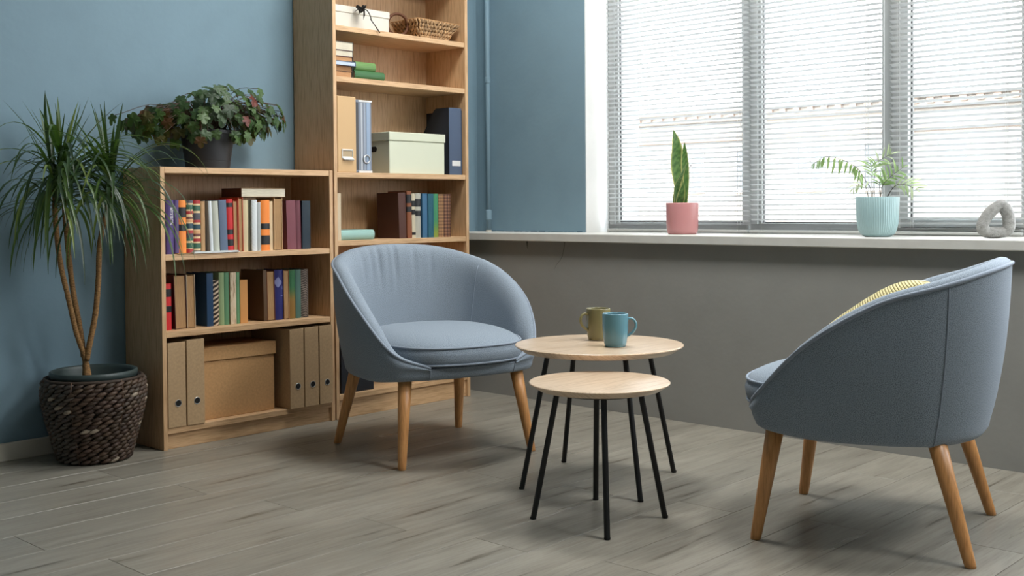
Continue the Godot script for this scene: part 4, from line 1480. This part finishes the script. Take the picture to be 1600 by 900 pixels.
func books() -> void:
	var K := Color(0.10, 0.105, 0.12)
	var upper := "books on the upper shelf of the low bookcase"
	var y := 0.732
	var z := 0.262
	var ink := Color(0.30, 0.225, 0.45)
	var b := book("purple book with white slanted title lettering at the left end of the upper shelf", upper, -1.7032, -1.6698, y, z, 0.204, ink)
	var tm := TextMesh.new()
	tm.text = "MYSTICAL"
	var font := SystemFont.new()
	font.font_names = PackedStringArray(["Droid Sans"])
	font.font_italic = true
	font.font_weight = 700
	tm.font = font
	tm.font_size = 16
	tm.pixel_size = 0.00088
	tm.depth = 0.0003
	put("title", tm, M.white, b, Transform3D(Basis(Vector3(0, -1, 0), Vector3(1, 0, 0), Vector3(0, 0, 1)), Vector3(0.0045, 0.142, 0.0002)))
	var rows := begin()
	var r := RandomNumberGenerator.new()
	r.seed = 9
	for k in 26:
		var x := r.randf_range(0.002, 0.007)
		box_to(rows, Vector3(-0.004, 0.030 + k * 0.0028, -0.0006), Vector3(x, 0.0314 + k * 0.0028, 0.0003))
	put("worn_lettering", done(rows), dye(Color(0.40, 0.33, 0.56), 0.5), b)
	book("thinner plain purple book right of the purple book with the white title", upper, -1.6690, -1.6510, y, z, 0.204, Color(0.32, 0.245, 0.44))
	book("orange book with black bands high on its spine, left part of the upper shelf", upper, -1.6500, -1.6185, y, z, 0.203, Color(0.93, 0.55, 0.24), {"bands": [[0.13, 0.32, K], [0.45, 0.57, K]]})
	var red := Color(0.66, 0.17, 0.17)
	var grn := Color(0.20, 0.36, 0.28)
	var crm := Color(0.86, 0.75, 0.57)
	var tea := Color(0.14, 0.26, 0.31)
	var gry := Color(0.28, 0.27, 0.30)
	var brn := Color(0.42, 0.24, 0.20)
	var tan := Color(0.80, 0.60, 0.42)
	book("book with many red, green and cream stripes, grey at its top, left of its twin", upper, -1.6175, -1.5885, y, z, 0.203, crm, {"bands": [[0.0, 0.055, gry], [0.085, 0.17, grn], [0.20, 0.26, red], [0.31, 0.35, brn], [0.36, 0.41, tan], [0.435, 0.53, tea], [0.56, 0.62, red], [0.62, 0.71, gry], [0.71, 0.76, grn], [0.80, 0.90, grn], [0.915, 0.995, red]]})
	book("book with many red, green and cream stripes, red at its top, right of its twin", upper, -1.5875, -1.5575, y, z, 0.203, crm, {"bands": [[0.0, 0.065, red], [0.10, 0.20, grn], [0.24, 0.37, gry], [0.37, 0.42, red], [0.455, 0.55, tea], [0.57, 0.63, tan], [0.63, 0.68, brn], [0.72, 0.78, red], [0.81, 0.91, grn], [0.945, 1.0, gry]]})
	book("thin brown paper book between the striped pair and the leaning white books", upper, -1.5550, -1.5365, y, z - 0.004, 0.200, Color(0.69, 0.54, 0.37), {"bow": 0.002})
	book("black filler painted for the shaded gap right of the thin brown paper one", upper, -1.5360, -1.5275, y, z - 0.02, 0.204, Color(0.05, 0.045, 0.05))  # black book shape standing in for the shadowed gap beside the leaning white book
	book("slim white leaning book, first of the two pale leaning ones", upper, -1.5205, -1.5065, y, z, 0.200, Color(0.80, 0.82, 0.83), {"lean": 2.2})
	book("pale grey leaning book with a dull green side, just left of the slate blue one", upper, -1.5055, -1.4760, y, z, 0.200, Color(0.70, 0.71, 0.66), {"lean": 2.2, "bands": []})
	book("slate blue leaning book left of the red one with black bands", upper, -1.4745, -1.4415, y, z, 0.204, Color(0.34, 0.40, 0.49), {"lean": 2.0, "bow": 0.002})
	book("red book with black bands in the middle of the upper shelf", upper, -1.4405, -1.4130, y, z, 0.207, Color(0.76, 0.13, 0.15), {"lean": 1.2, "bands": [[0.07, 0.15, K], [0.575, 0.67, K], [0.76, 0.885, K]]})
	book("thin tan book with a red-orange cover edge right of the banded red book", upper, -1.4120, -1.3910, y, z - 0.002, 0.203, Color(0.72, 0.24, 0.13), {"fore": true, "lean": 0.8, "pages": M.pages_tan})
	book("taller thin tan book with a red-orange cover edge, reaching to the lying book", upper, -1.3900, -1.3690, y, z, 0.214, Color(0.74, 0.26, 0.14), {"fore": true, "lean": 0.5, "pages": M.pages_tan})
	book("worn cream book right of the two tan ones with red cover edges", upper, -1.3672, -1.3405, y, z - 0.006, 0.204, Color(0.78, 0.72, 0.57))
	book("narrow dark olive book beside the white patterned ones", upper, -1.3395, -1.3270, y, z - 0.012, 0.203, Color(0.36, 0.34, 0.25))
	var dots := pattern(32, 64, func(px: int, py: int) -> Color:
		var d := (px + py * 2) % 16 < 3 and py % 6 < 3
		return Color(0.62, 0.66, 0.68) if d else Color(0.84, 0.86, 0.86), Vector2(1, 6))
	var dash := pattern(32, 64, func(px: int, py: int) -> Color:
		var v := (py + (px / 2)) % 8
		return Color(0.12, 0.14, 0.16) if v < 3 and px > 3 and px < 26 else Color(0.82, 0.84, 0.83), Vector2(1, 4))
	book("white book with a faint grey pattern on its spine", upper, -1.3262, -1.3020, y, z, 0.204, Color(0.80, 0.82, 0.82), {"print": dots})
	book("slightly shorter white book with small black dashes down its spine", upper, -1.3012, -1.2828, y, z - 0.004, 0.195, Color(0.80, 0.82, 0.82), {"print": dash})
	book("orange book with black bands low on its spine, under the lying book", upper, -1.2820, -1.2405, y, z, 0.203, Color(0.93, 0.53, 0.21), {"bands": [[0.46, 0.575, K], [0.70, 0.88, K]]})
	book("thin cream book between the lower-banded orange book and the brown paper one", upper, -1.2390, -1.2200, y, z - 0.01, 0.199, Color(0.84, 0.74, 0.59), {"bow": 0.002})
	book("brown paper bound book with a pale edge, right of the thin cream book", upper, -1.2190, -1.1790, y, z - 0.004, 0.213, Color(0.76, 0.64, 0.47), {"fore": true, "pages": M.pages_tan})
	book("thick mauve book leaning beside its thinner twin near the right end of the upper shelf", upper, -1.1510, -1.1065, y, z - 0.012, 0.202, Color(0.46, 0.24, 0.28), {"lean": 1.6, "bow": 0.0015})
	book("thinner dark mauve book between the thick mauve one and the dark teal one", upper, -1.1050, -1.0760, y, z - 0.016, 0.202, Color(0.40, 0.20, 0.24), {"lean": 1.0})
	book("dark teal book at the right end of the upper shelf", upper, -1.0715, -1.0300, y, z - 0.014, 0.201, Color(0.07, 0.15, 0.20), {"bow": 0.002})
	# the one lying across the others
	var ly := thing("book", "thick cream-paged book with a brown spine lying across the tops of the standing books", "book", at(-1.3708, 0.9478, 0.258), upper)
	var cv := begin()
	box_to(cv, Vector3(0, 0, -0.142), Vector3(0.209, 0.0022, 0), 0.0006)
	box_to(cv, Vector3(0, 0.0340, -0.142), Vector3(0.209, 0.0362, 0), 0.0006)
	put("cover", done(cv), dye(Color(0.62, 0.50, 0.36), 0.6), ly)
	put("spine", box(Vector3(-0.0025, 0, -0.142), Vector3(0, 0.0362, 0), 0.0008), dye(Color(0.33, 0.17, 0.09), 0.6), ly)
	put("pages", box(Vector3(0.0005, 0.0024, -0.139), Vector3(0.207, 0.0338, -0.002)), M.pages_flat, ly)
	# loose papers at the shelf's front edge
	var pa := thing("paper_stack", "folded white papers lying on the front edge of the upper shelf", "papers", at(0, 0.7322, 0))
	put("sheet", box(Vector3(-1.607, 0.0003, 0.2640), Vector3(-1.402, 0.0035, 0.2885)), dye(Color(0.84, 0.85, 0.84), 0.6), pa)
	put("sheet", box(Vector3(-1.600, 0.0037, 0.2640), Vector3(-1.408, 0.0068, 0.2875)), dye(Color(0.80, 0.82, 0.81), 0.6), pa)
	var kp := thing("paper_stack", "strip of brown paper lying beside the white papers under the purple books", "papers", at(0, 0.7322, 0))
	put("sheet", box(Vector3(-1.672, 0.0003, 0.2640), Vector3(-1.609, 0.0030, 0.2850)), dye(Color(0.70, 0.54, 0.36), 0.7), kp)

	var lower := "books on the second shelf of the low bookcase"
	y = 0.4425
	z = 0.225
	book("thin plain red book squeezed against the left side panel", lower, -1.7200, -1.6985, y, z, 0.170, Color(0.72, 0.12, 0.14), {"lean": -0.0})
	book("red book with two black bands at the left of the second shelf", lower, -1.6975, -1.6665, y, z + 0.004, 0.177, Color(0.76, 0.14, 0.16), {"bands": [[0.12, 0.285, K], [0.48, 0.61, K]]})
	var kr := Color(0.62, 0.47, 0.32)
	book("brown paper covered book with a stitched edge and a dark side, left of its twin", lower, -1.6530, -1.6025, y, z, 0.207, Color(0.27, 0.12, 0.10), {"lean": 1.8, "fore": true, "pages": M.pages_tan})
	book("brown paper covered book with a stitched edge, just left of the dark blue book", lower, -1.6010, -1.5645, y, z, 0.206, Color(0.72, 0.66, 0.56), {"lean": 0.8, "fore": true, "pages": M.pages_tan})
	book("wide dark blue book with a lighter blue spine", lower, -1.5130, -1.4850, y, z, 0.208, Color(0.075, 0.225, 0.36), {"bow": 0.001, "dep": 0.15})
	var diag := pattern(32, 64, func(px: int, py: int) -> Color:
		return Color(0.80, 0.72, 0.62) if (px + py) % 32 < 15 else Color(0.17, 0.12, 0.09), Vector2(1, 5))
	book("short book with brown and cream diagonal stripes", lower, -1.4840, -1.4585, y, z, 0.181, Color(0.25, 0.18, 0.14), {"print": diag})
	book("pale sage green book right of the diagonally striped one", lower, -1.4575, -1.4345, y, z, 0.208, Color(0.53, 0.61, 0.44))
	book("mid green book between the sage green one and the worn cream one", lower, -1.4330, -1.4085, y, z - 0.004, 0.207, Color(0.36, 0.54, 0.40))
	var worn := mat(Color.WHITE, 0.8, {"albedo_texture": noise_tex(0.03, [[0.0, Color(0.52, 0.40, 0.30)], [0.45, Color(0.80, 0.72, 0.60)], [1.0, Color(0.88, 0.82, 0.73)]], 61, 4, 128)})
	book("worn cream book with a stained spine on the second shelf", lower, -1.4070, -1.3805, y, z, 0.207, Color(0.62, 0.47, 0.34), {"print": worn, "bow": 0.002})
	book("thin mid green book between the worn cream book and the short tan one", lower, -1.3795, -1.3640, y, z, 0.206, Color(0.38, 0.56, 0.40))
	book("short plain tan book in the middle of the second shelf", lower, -1.3625, -1.3275, y, z, 0.174, Color(0.80, 0.57, 0.33), {"bow": 0.001})
	book("large dark brown leather book with its broad side showing", lower, -1.2520, -1.2360, y, z, 0.208, Color(0.36, 0.27, 0.185), {"bow": 0.001, "dep": 0.16, "lean": 1.0})
	book("tan paged book with a brown cover edge right of the large brown leather book", lower, -1.2350, -1.1975, y, z, 0.204, Color(0.42, 0.22, 0.12), {"fore": true, "lean": 0.9, "pages": M.pages_tan})
	var lace := pattern(24, 96, func(px: int, py: int) -> Color:
		var v := py / 96.0
		var u := px / 24.0
		var in_d := absf(v - 0.24) + absf(u - 0.35) * 0.32 < 0.12
		var in_s := absf(v - 0.35) + absf(u - 0.8) * 0.3 < 0.05
		if (in_d and (px + py) % 3 > 0) or (in_s and (px * 2 + py) % 3 == 0):
			return Color(0.66, 0.68, 0.82)
		if absf(v - 0.51) < 0.008 and u > 0.62:
			return Color(0.66, 0.68, 0.82)
		return Color(0.13, 0.14, 0.40), Vector2(1, 1))
	book("royal blue book with a white lace pattern on its spine", lower, -1.1950, -1.1540, y, z, 0.206, Color(0.12, 0.13, 0.36), {"print": lace})
	book("thin brown paper book with a stitched right edge, right of the royal blue one", lower, -1.1525, -1.1255, y, z, 0.204, Color(0.62, 0.46, 0.33), {"fore": true, "lean": 0.5, "pages": M.pages_tan})
	var fade := pattern(4, 64, func(_px: int, py: int) -> Color:
		return Color(0.20, 0.42, 0.27).lerp(Color(0.55, 0.42, 0.20), smoothstep(0.3, 0.65, py / 64.0)), Vector2(1, 1))
	book("book whose spine fades from green to ochre", lower, -1.1235, -1.0935, y, z, 0.203, Color(0.16, 0.28, 0.20), {"print": fade})
	book("grey-teal book left of the chevron patterned one", lower, -1.0925, -1.0645, y, z, 0.203, Color(0.30, 0.44, 0.40))
	var chev := pattern(32, 64, func(px: int, py: int) -> Color:
		return Color(0.56, 0.51, 0.47) if (py + absi(px - 16)) % 16 < 7 else Color(0.20, 0.17, 0.16), Vector2(1, 7))
	book("book with a grey and black chevron pattern at the right end of the second shelf", lower, -1.0635, -1.0260, y, z, 0.203, Color(0.22, 0.19, 0.18), {"print": chev})

	var tall := "books on the fourth shelf of the tall bookcase"
	y = 0.762
	z = 0.255
	var linen := pattern(16, 32, func(px: int, py: int) -> Color:
		var v := 0.9 + 0.1 * float((px / 4 + py / 4) % 2)
		return Color(0.83 * v, 0.76 * v, 0.64 * v), Vector2(3, 14))
	book("cream linen book standing alone at the left end of the tall bookcase's lowest visible shelf", tall, -0.9020, -0.8720, y, z, 0.203, Color(0.80, 0.73, 0.61), {"print": linen})
	rounded_book("pale aqua book lying flat beside the cream linen book", -0.8700, -0.6850, 0.762, 0.0435, 0.25, 0.15, Color(0.58, 0.73, 0.70))
	book("thick dark brown book leaning, its wide side showing", tall, -0.5430, -0.4990, y, z - 0.004, 0.207, Color(0.30, 0.17, 0.13), {"bow": 0.002, "lean": 1.8, "dep": 0.15})
	book("brown book with two dark bands right of the thick dark brown one", tall, -0.4975, -0.4690, y, z + 0.003, 0.214, Color(0.52, 0.30, 0.18), {"lean": 0.8, "bands": [[0.07, 0.255, K], [0.33, 0.44, K]]})
	book("slim cream book with four dark bands", tall, -0.4675, -0.4450, y, z, 0.203, Color(0.78, 0.74, 0.64), {"lean": 0.6, "bands": [[0.16, 0.29, K], [0.36, 0.475, K], [0.87, 0.93, K]]})
	book("pale grey book with two wide dark bands", tall, -0.4435, -0.4110, y, z, 0.205, Color(0.69, 0.68, 0.63), {"bands": [[0.13, 0.30, K], [0.39, 0.51, K]]})
	book("steel blue book right of the pale grey banded one", tall, -0.4030, -0.3715, y, z, 0.204, Color(0.22, 0.40, 0.53), {"bow": 0.003})
	book("dark teal blue book between the steel blue one and the green one", tall, -0.3660, -0.3320, y, z, 0.203, Color(0.10, 0.34, 0.41), {"bow": 0.003})
	var fresh := pattern(4, 64, func(_px: int, py: int) -> Color:
		return Color(0.24, 0.53, 0.37).lerp(Color(0.52, 0.58, 0.22), smoothstep(0.55, 0.95, py / 64.0)), Vector2(1, 1))
	book("bright green book turning yellow-green at its foot", tall, -0.3310, -0.3020, y, z, 0.203, Color(0.22, 0.48, 0.33), {"print": fresh})
	var check := func(a: Color, c: Color) -> StandardMaterial3D:
		return pattern(16, 16, func(px: int, py: int) -> Color: return a.lerp(c, 0.5 * float(px / 8) + 0.5 * float(py / 8)), Vector2(3, 13))
	book("light brown checked book, second from the right end of its shelf", tall, -0.3005, -0.2665, y, z, 0.202, Color(0.50, 0.36, 0.24), {"print": check.call(Color(0.42, 0.29, 0.19), Color(0.66, 0.50, 0.34))})
	book("darker brown checked book at the right end of its shelf", tall, -0.2650, -0.2190, y, z, 0.202, Color(0.36, 0.22, 0.15), {"print": check.call(Color(0.27, 0.15, 0.10), Color(0.55, 0.39, 0.28))})


# ---------------------------------------------------------------- binders and the cardboard box

func binders() -> void:
	var y := 0.0812
	var hgt := 0.326
	var list := [
		["cardboard binder at the far left of the bottom shelf, next to the bookcase side", -1.7190, -1.6440, 0.284, 0.32],
		["cardboard binder second from the left, touching the cardboard box", -1.6405, -1.5650, 0.286, 0.325],
		["cardboard binder right of the cardboard box, its left side showing", -1.1790, -1.1090, 0.298, 0.326],
		["cardboard binder second from the right on the bottom shelf", -1.1045, -1.0340, 0.298, 0.328],
		["cardboard binder at the far right of the bottom shelf", -1.0290, -0.9605, 0.298, 0.329]]
	for q in list:
		var w: float = q[2] - q[1]
		hgt = q[4]
		var b := thing("ring_binder", q[0], "binder", at((q[1] + q[2]) / 2, y, q[3]), "cardboard ring binders on the bottom shelf")
		var st := begin()
		var dep := 0.272
		box_to(st, Vector3(-w / 2, 0, -dep), Vector3(-w / 2 + 0.0025, hgt, -0.0015), 0.0006)
		box_to(st, Vector3(w / 2 - 0.0025, 0, -dep), Vector3(w / 2, hgt, -0.0015), 0.0006)
		put("cover", done(st), M.board, b)
		put("spine", box(Vector3(-w / 2 + 0.0005, 0, -0.0025), Vector3(w / 2 - 0.0005, hgt, 0), 0.0009), M.board, b)
		put("papers", box(Vector3(-w / 2 + 0.004, 0.006, -dep + 0.01), Vector3(w / 2 - 0.012, hgt - 0.018, -0.03)), M.pages, b)
		var hx := 0.004
		put("finger_ring", tube(ring_xy(0.0125, 28), 0.0015, 8, true), M.steel, b, at(hx, 0.090, 0.0006))
		var d := begin()
		lathe_to(d, [Vector2(0.0118, 0.0005), Vector2(0, 0.0005)], 28, false, Transform3D(Basis(Vector3(1, 0, 0), PI / 2), Vector3(hx, 0.090, 0)))
		put("finger_hole", done(d), M.black, b)
	var c := thing("storage_box", "plain brown cardboard box with a separate lid on the bottom shelf between the binders", "box", at(-1.3840, y, 0))
	put("body", box(Vector3(-0.171, 0, 0.025), Vector3(0.1685, 0.228, 0.240), 0.002), M.kraft, c)
	var st := begin()
	box_to(st, Vector3(-0.1765, 0.276, 0.020), Vector3(0.1740, 0.2795, 0.2455), 0.001)
	box_to(st, Vector3(-0.1765, 0.2285, 0.2420), Vector3(0.1740, 0.276, 0.2455), 0.0008)
	box_to(st, Vector3(-0.1765, 0.2285, 0.020), Vector3(0.1740, 0.276, 0.0235), 0.0008)
	box_to(st, Vector3(-0.1765, 0.2285, 0.0235), Vector3(-0.1730, 0.276, 0.2420), 0.0008)
	box_to(st, Vector3(0.1705, 0.2285, 0.0235), Vector3(0.1740, 0.276, 0.2420), 0.0008)
	put("lid", done(st), M.kraft, c)
	for x in [-0.115, 0.118]:
		put("lid_tab", box(Vector3(x - 0.022, 0.2795, 0.212), Vector3(x + 0.022, 0.2812, 0.2450), 0.0006), M.kraft, c)


# ---------------------------------------------------------------- things on the window sill

func blade(ctrl: Array, widths: Array, face: Vector3, roll: float) -> ArrayMesh:
	# a stiff yellow-edged leaf along ctrl, seen face on from the direction face
	var line := curve(ctrl, 7)
	var st := begin(true)
	var n := line.size()
	var rows := []
	var cols := []
	for i in n:
		var t := float(i) / (n - 1)
		var a: Vector3 = line[maxi(i - 1, 0)]
		var b: Vector3 = line[mini(i + 1, n - 1)]
		var d := (b - a).normalized()
		var side := d.cross(face).normalized().rotated(d, roll * t)
		var up := side.cross(d)
		var f := t * (widths.size() - 1)
		var k := mini(int(f), widths.size() - 2)
		var w: float = lerpf(widths[k], widths[k + 1], f - k) * 0.5
		var row := []
		var cr := []
		for j in 9:
			var u := j / 4.0 - 1.0
			row.append(line[i] + side * u * w + up * (0.25 * w * u * u + 0.04 * w * sin(t * 17.0 + u * 2.0)))
			var stripe := 0.5 + 0.5 * sin(t * 62.0 + 1.6 * sin(u * 5.0 + t * 9.0))
			var c := Color(0.045, 0.115, 0.035).lerp(Color(0.14, 0.25, 0.075), stripe)
			if absf(u) > 0.72:
				c = c.lerp(Color(0.62, 0.58, 0.22), smoothstep(0.72, 0.9, absf(u)))
			cr.append(c)
		rows.append(row)
		cols.append(cr)
	for i in n - 1:
		for j in 8:
			for q in [[0, 0], [1, 1], [1, 0], [0, 0], [0, 1], [1, 1]]:
				st.set_color(cols[i + q[0]][j + q[1]])
				st.add_vertex(rows[i + q[0]][j + q[1]])
	return done(st)


func leaflet(long: float, wide: float, sag: float) -> ArrayMesh:
	var rows := []
	for i in 7:
		var t := i / 6.0
		var w := wide * 0.5 * pow(sin(PI * minf(t * 0.93 + 0.05, 1.0)), 0.75)
		var y := -sag * t * t * long
		rows.append([Vector3(-w, y + w * 0.35, -t * long), Vector3(0, y, -t * long), Vector3(w, y + w * 0.35, -t * long)])
	return sheet(rows, false, false, true)


func sill_things() -> void:
	var sy := 0.7781
	var right := Vector3(0.684292, 0, 0.729169).normalized()
	var toward := Vector3(-0.729169, 0, 0.684292).normalized()
	# pink pot
	var p := thing("potted_snake_plant", "snake plant with upright yellow-edged leaves in a glossy pink pot on the sill", "potted plant", at(0.13, sy, 1.32))
	put("pot", lathe([Vector2(0, 0), Vector2(0.054, 0), Vector2(0.0605, 0.0025), Vector2(0.0645, 0.008), Vector2(0.0668, 0.02), Vector2(0.0690, 0.06), Vector2(0.0700, 0.132), Vector2(0.0694, 0.1345), Vector2(0.0680, 0.1350), Vector2(0.0665, 0.1335), Vector2(0.0655, 0.11), Vector2(0.058, 0.012), Vector2(0, 0.012)], 64, true), M.pot_pink, p)
	put("soil", lathe([Vector2(0.0652, 0.112), Vector2(0.03, 0.118), Vector2(0, 0.119)], 32, true), M.soil, p)
	var q := func(z: float, y: float, dx: float) -> Vector3:
		var s := (z - 1.32) * 1.0
		return Vector3(dx, y - sy, s)
	put("leaf", blade([q.call(1.312, 0.890, 0.0), q.call(1.301, 1.0, 0.0), q.call(1.290, 1.085, 0.002), q.call(1.292, 1.155, 0.0), q.call(1.278, 1.226, -0.002)], [0.022, 0.034, 0.045, 0.054, 0.054, 0.050, 0.044, 0.030, 0.003], toward, 0.15), M.leaf_edged, p)
	put("leaf", blade([q.call(1.318, 0.890, 0.018), q.call(1.322, 1.03, 0.020), q.call(1.320, 1.11, 0.020), q.call(1.321, 1.172, 0.018)], [0.024, 0.034, 0.034, 0.026, 0.003], toward, -0.5), M.leaf_edged, p)
	put("leaf", blade([q.call(1.304, 0.89, -0.018), q.call(1.306, 0.975, -0.020), q.call(1.327, 1.025, -0.020), q.call(1.356, 1.088, -0.016)], [0.02, 0.030, 0.028, 0.020, 0.002], toward, 0.9), M.leaf_edged, p)
	put("leaf", blade([q.call(1.318, 0.89, -0.026), q.call(1.336, 0.950, -0.028), q.call(1.346, 1.0, -0.026)], [0.030, 0.036, 0.026, 0.002], toward, -0.4), M.leaf_edged, p)
	put("leaf", blade([q.call(1.302, 0.89, -0.012), q.call(1.291, 0.925, -0.014), q.call(1.284, 0.950, -0.014)], [0.024, 0.024, 0.014, 0.002], toward, 0.3), M.leaf_edged, p)
	# fluted aqua pot with a young palm
	var a := thing("potted_palm", "small feathery palm in a fluted pale blue pot on the sill", "potted plant", at(0.13, sy, 2.20))
	var prof := [Vector2(0, 0), Vector2(0.044, 0), Vector2(0.053, 0.004), Vector2(0.062, 0.013), Vector2(0.069, 0.028), Vector2(0.073, 0.048), Vector2(0.0755, 0.075), Vector2(0.0785, 0.148), Vector2(0.0780, 0.150), Vector2(0.0750, 0.150), Vector2(0.0735, 0.148), Vector2(0.071, 0.12), Vector2(0.06, 0.02), Vector2(0, 0.02)]
	var rows := []
	var seg := 56 * 6
	for k in prof.size():
		var row := []
		for s in seg:
			var t := TAU * s / seg
			var fl := 0.0011 * absf(sin(28.0 * t)) if k >= 3 and k <= 7 else 0.0
			var rad: float = prof[k].x + (fl if k < 8 else 0.0)
			row.append(Vector3(rad * cos(t), prof[k].y, rad * sin(t)))
		rows.append(row)
	put("pot", sheet(rows, false, true), M.pot_aqua, a)
	put("soil", lathe([Vector2(0.0705, 0.122), Vector2(0.03, 0.128), Vector2(0, 0.129)], 32, true), M.soil, a)
	var lm := [leaflet(0.056, 0.0085, 0.35), leaflet(0.042, 0.0078, 0.5), leaflet(0.034, 0.007, 0.25)]
	var fronds := [
		[[[2.178, 0.900], [2.172, 0.96], [2.155, 0.987], [2.129, 1.028], [2.104, 1.049], [2.051, 1.075], [1.984, 1.086], [1.935, 1.058]], 0.0, 0.40, 15, -1.0, 0],
		[[[2.176, 0.900], [2.173, 0.983], [2.172, 1.023], [2.168, 1.055]], 0.012, 0.55, 5, 0.0, 1],
		[[[2.214, 0.900], [2.221, 0.958], [2.231, 0.978], [2.26, 1.005], [2.309, 1.039]], -0.01, 0.40, 9, 0.3, 0],
		[[[2.176, 0.905], [2.164, 0.963], [2.138, 0.977], [2.108, 0.956]], -0.02, 0.35, 5, 0.0, 2],
		[[[2.216, 0.905], [2.256, 0.965], [2.297, 0.972], [2.345, 0.952]], 0.02, 0.35, 7, 0.0, 2],
		[[[2.212, 0.905], [2.209, 0.97], [2.212, 1.006]], 0.0, 0.5, 4, 0.0, 1],
		[[[2.175, 0.93], [2.176, 1.01], [2.192, 1.060], [2.244, 1.089]], 0.026, 0.5, 6, 0.0, 2]]
	var r := RandomNumberGenerator.new()
	r.seed = 70
	for f in fronds:
		var ctrl := []
		for c in f[0]:
			var s: float = (c[0] - 2.2)
			ctrl.append(Vector3(f[1], c[1] - sy, s))
		var line := curve(ctrl, 6)
		var rad := []
		for i in line.size():
			rad.append(lerpf(0.0016, 0.0006, float(i) / line.size()))
		var fr := put("frond", tube(line, rad, 6), M.stalk, a)
		var n: int = f[3]
		for i in n:
			var t := lerpf(f[2], 0.99, float(i) / (n - 1))
			var k := clampi(int(t * (line.size() - 1)), 0, line.size() - 2)
			var d: Vector3 = (line[k + 1] - line[k]).normalized()
			for s: float in [-1.0, 1.0]:
				var sv := d.cross(toward).normalized() * s
				var dir := (d * 0.75 + sv * 0.75 + toward * r.randf_range(-0.25, 0.45)).normalized()
				if f[4] < -0.5:
					dir = (d * 0.35 + Vector3(0, -0.85, 0) + toward * (0.45 * s) + right * r.randf_range(-0.1, 0.1)).normalized()
				if i == n - 1 and s > 0:
					dir = d
				var up := (toward * 0.7 + Vector3.UP * 0.6)
				up = (up - dir * up.dot(dir)).normalized()
				var sc := r.randf_range(0.75, 1.1) * (0.75 if t > 0.9 else 1.0)
				put("leaflet", lm[r.randi() % 3], M.leaf_palm[f[5] if r.randf() < 0.75 else 1], fr, Transform3D(Basis(up.cross(-dir), up, -dir).scaled(Vector3.ONE * sc), line[k]))
	# the stone ring
	var sc := thing("stone_sculpture", "rough grey stone ring sculpture with a hole, at the right end of the sill", "sculpture", Transform3D(Basis(right, Vector3.UP, toward), Vector3(0.13, sy, 2.634)))
	var ctrl := [Vector3(-0.0455, 0.046, 0), Vector3(-0.038, 0.0265, 0), Vector3(-0.018, 0.0205, 0), Vector3(0.014, 0.0205, 0), Vector3(0.038, 0.026, 0), Vector3(0.0465, 0.050, 0), Vector3(0.0405, 0.088, 0), Vector3(0.022, 0.1145, 0), Vector3(-0.002, 0.1060, 0), Vector3(-0.029, 0.0790, 0)]
	var loop := curve(ctrl, 7, true)
	var rad := []
	for i in loop.size():
		var t := TAU * i / loop.size()
		rad.append(0.0205 + 0.0012 * sin(t * 2.0 + 0.8) + 0.0007 * sin(t * 5.0))
	put("ring", tube(loop, rad, 20, true, Vector2(1.0, 1.0)), M.stone, sc)
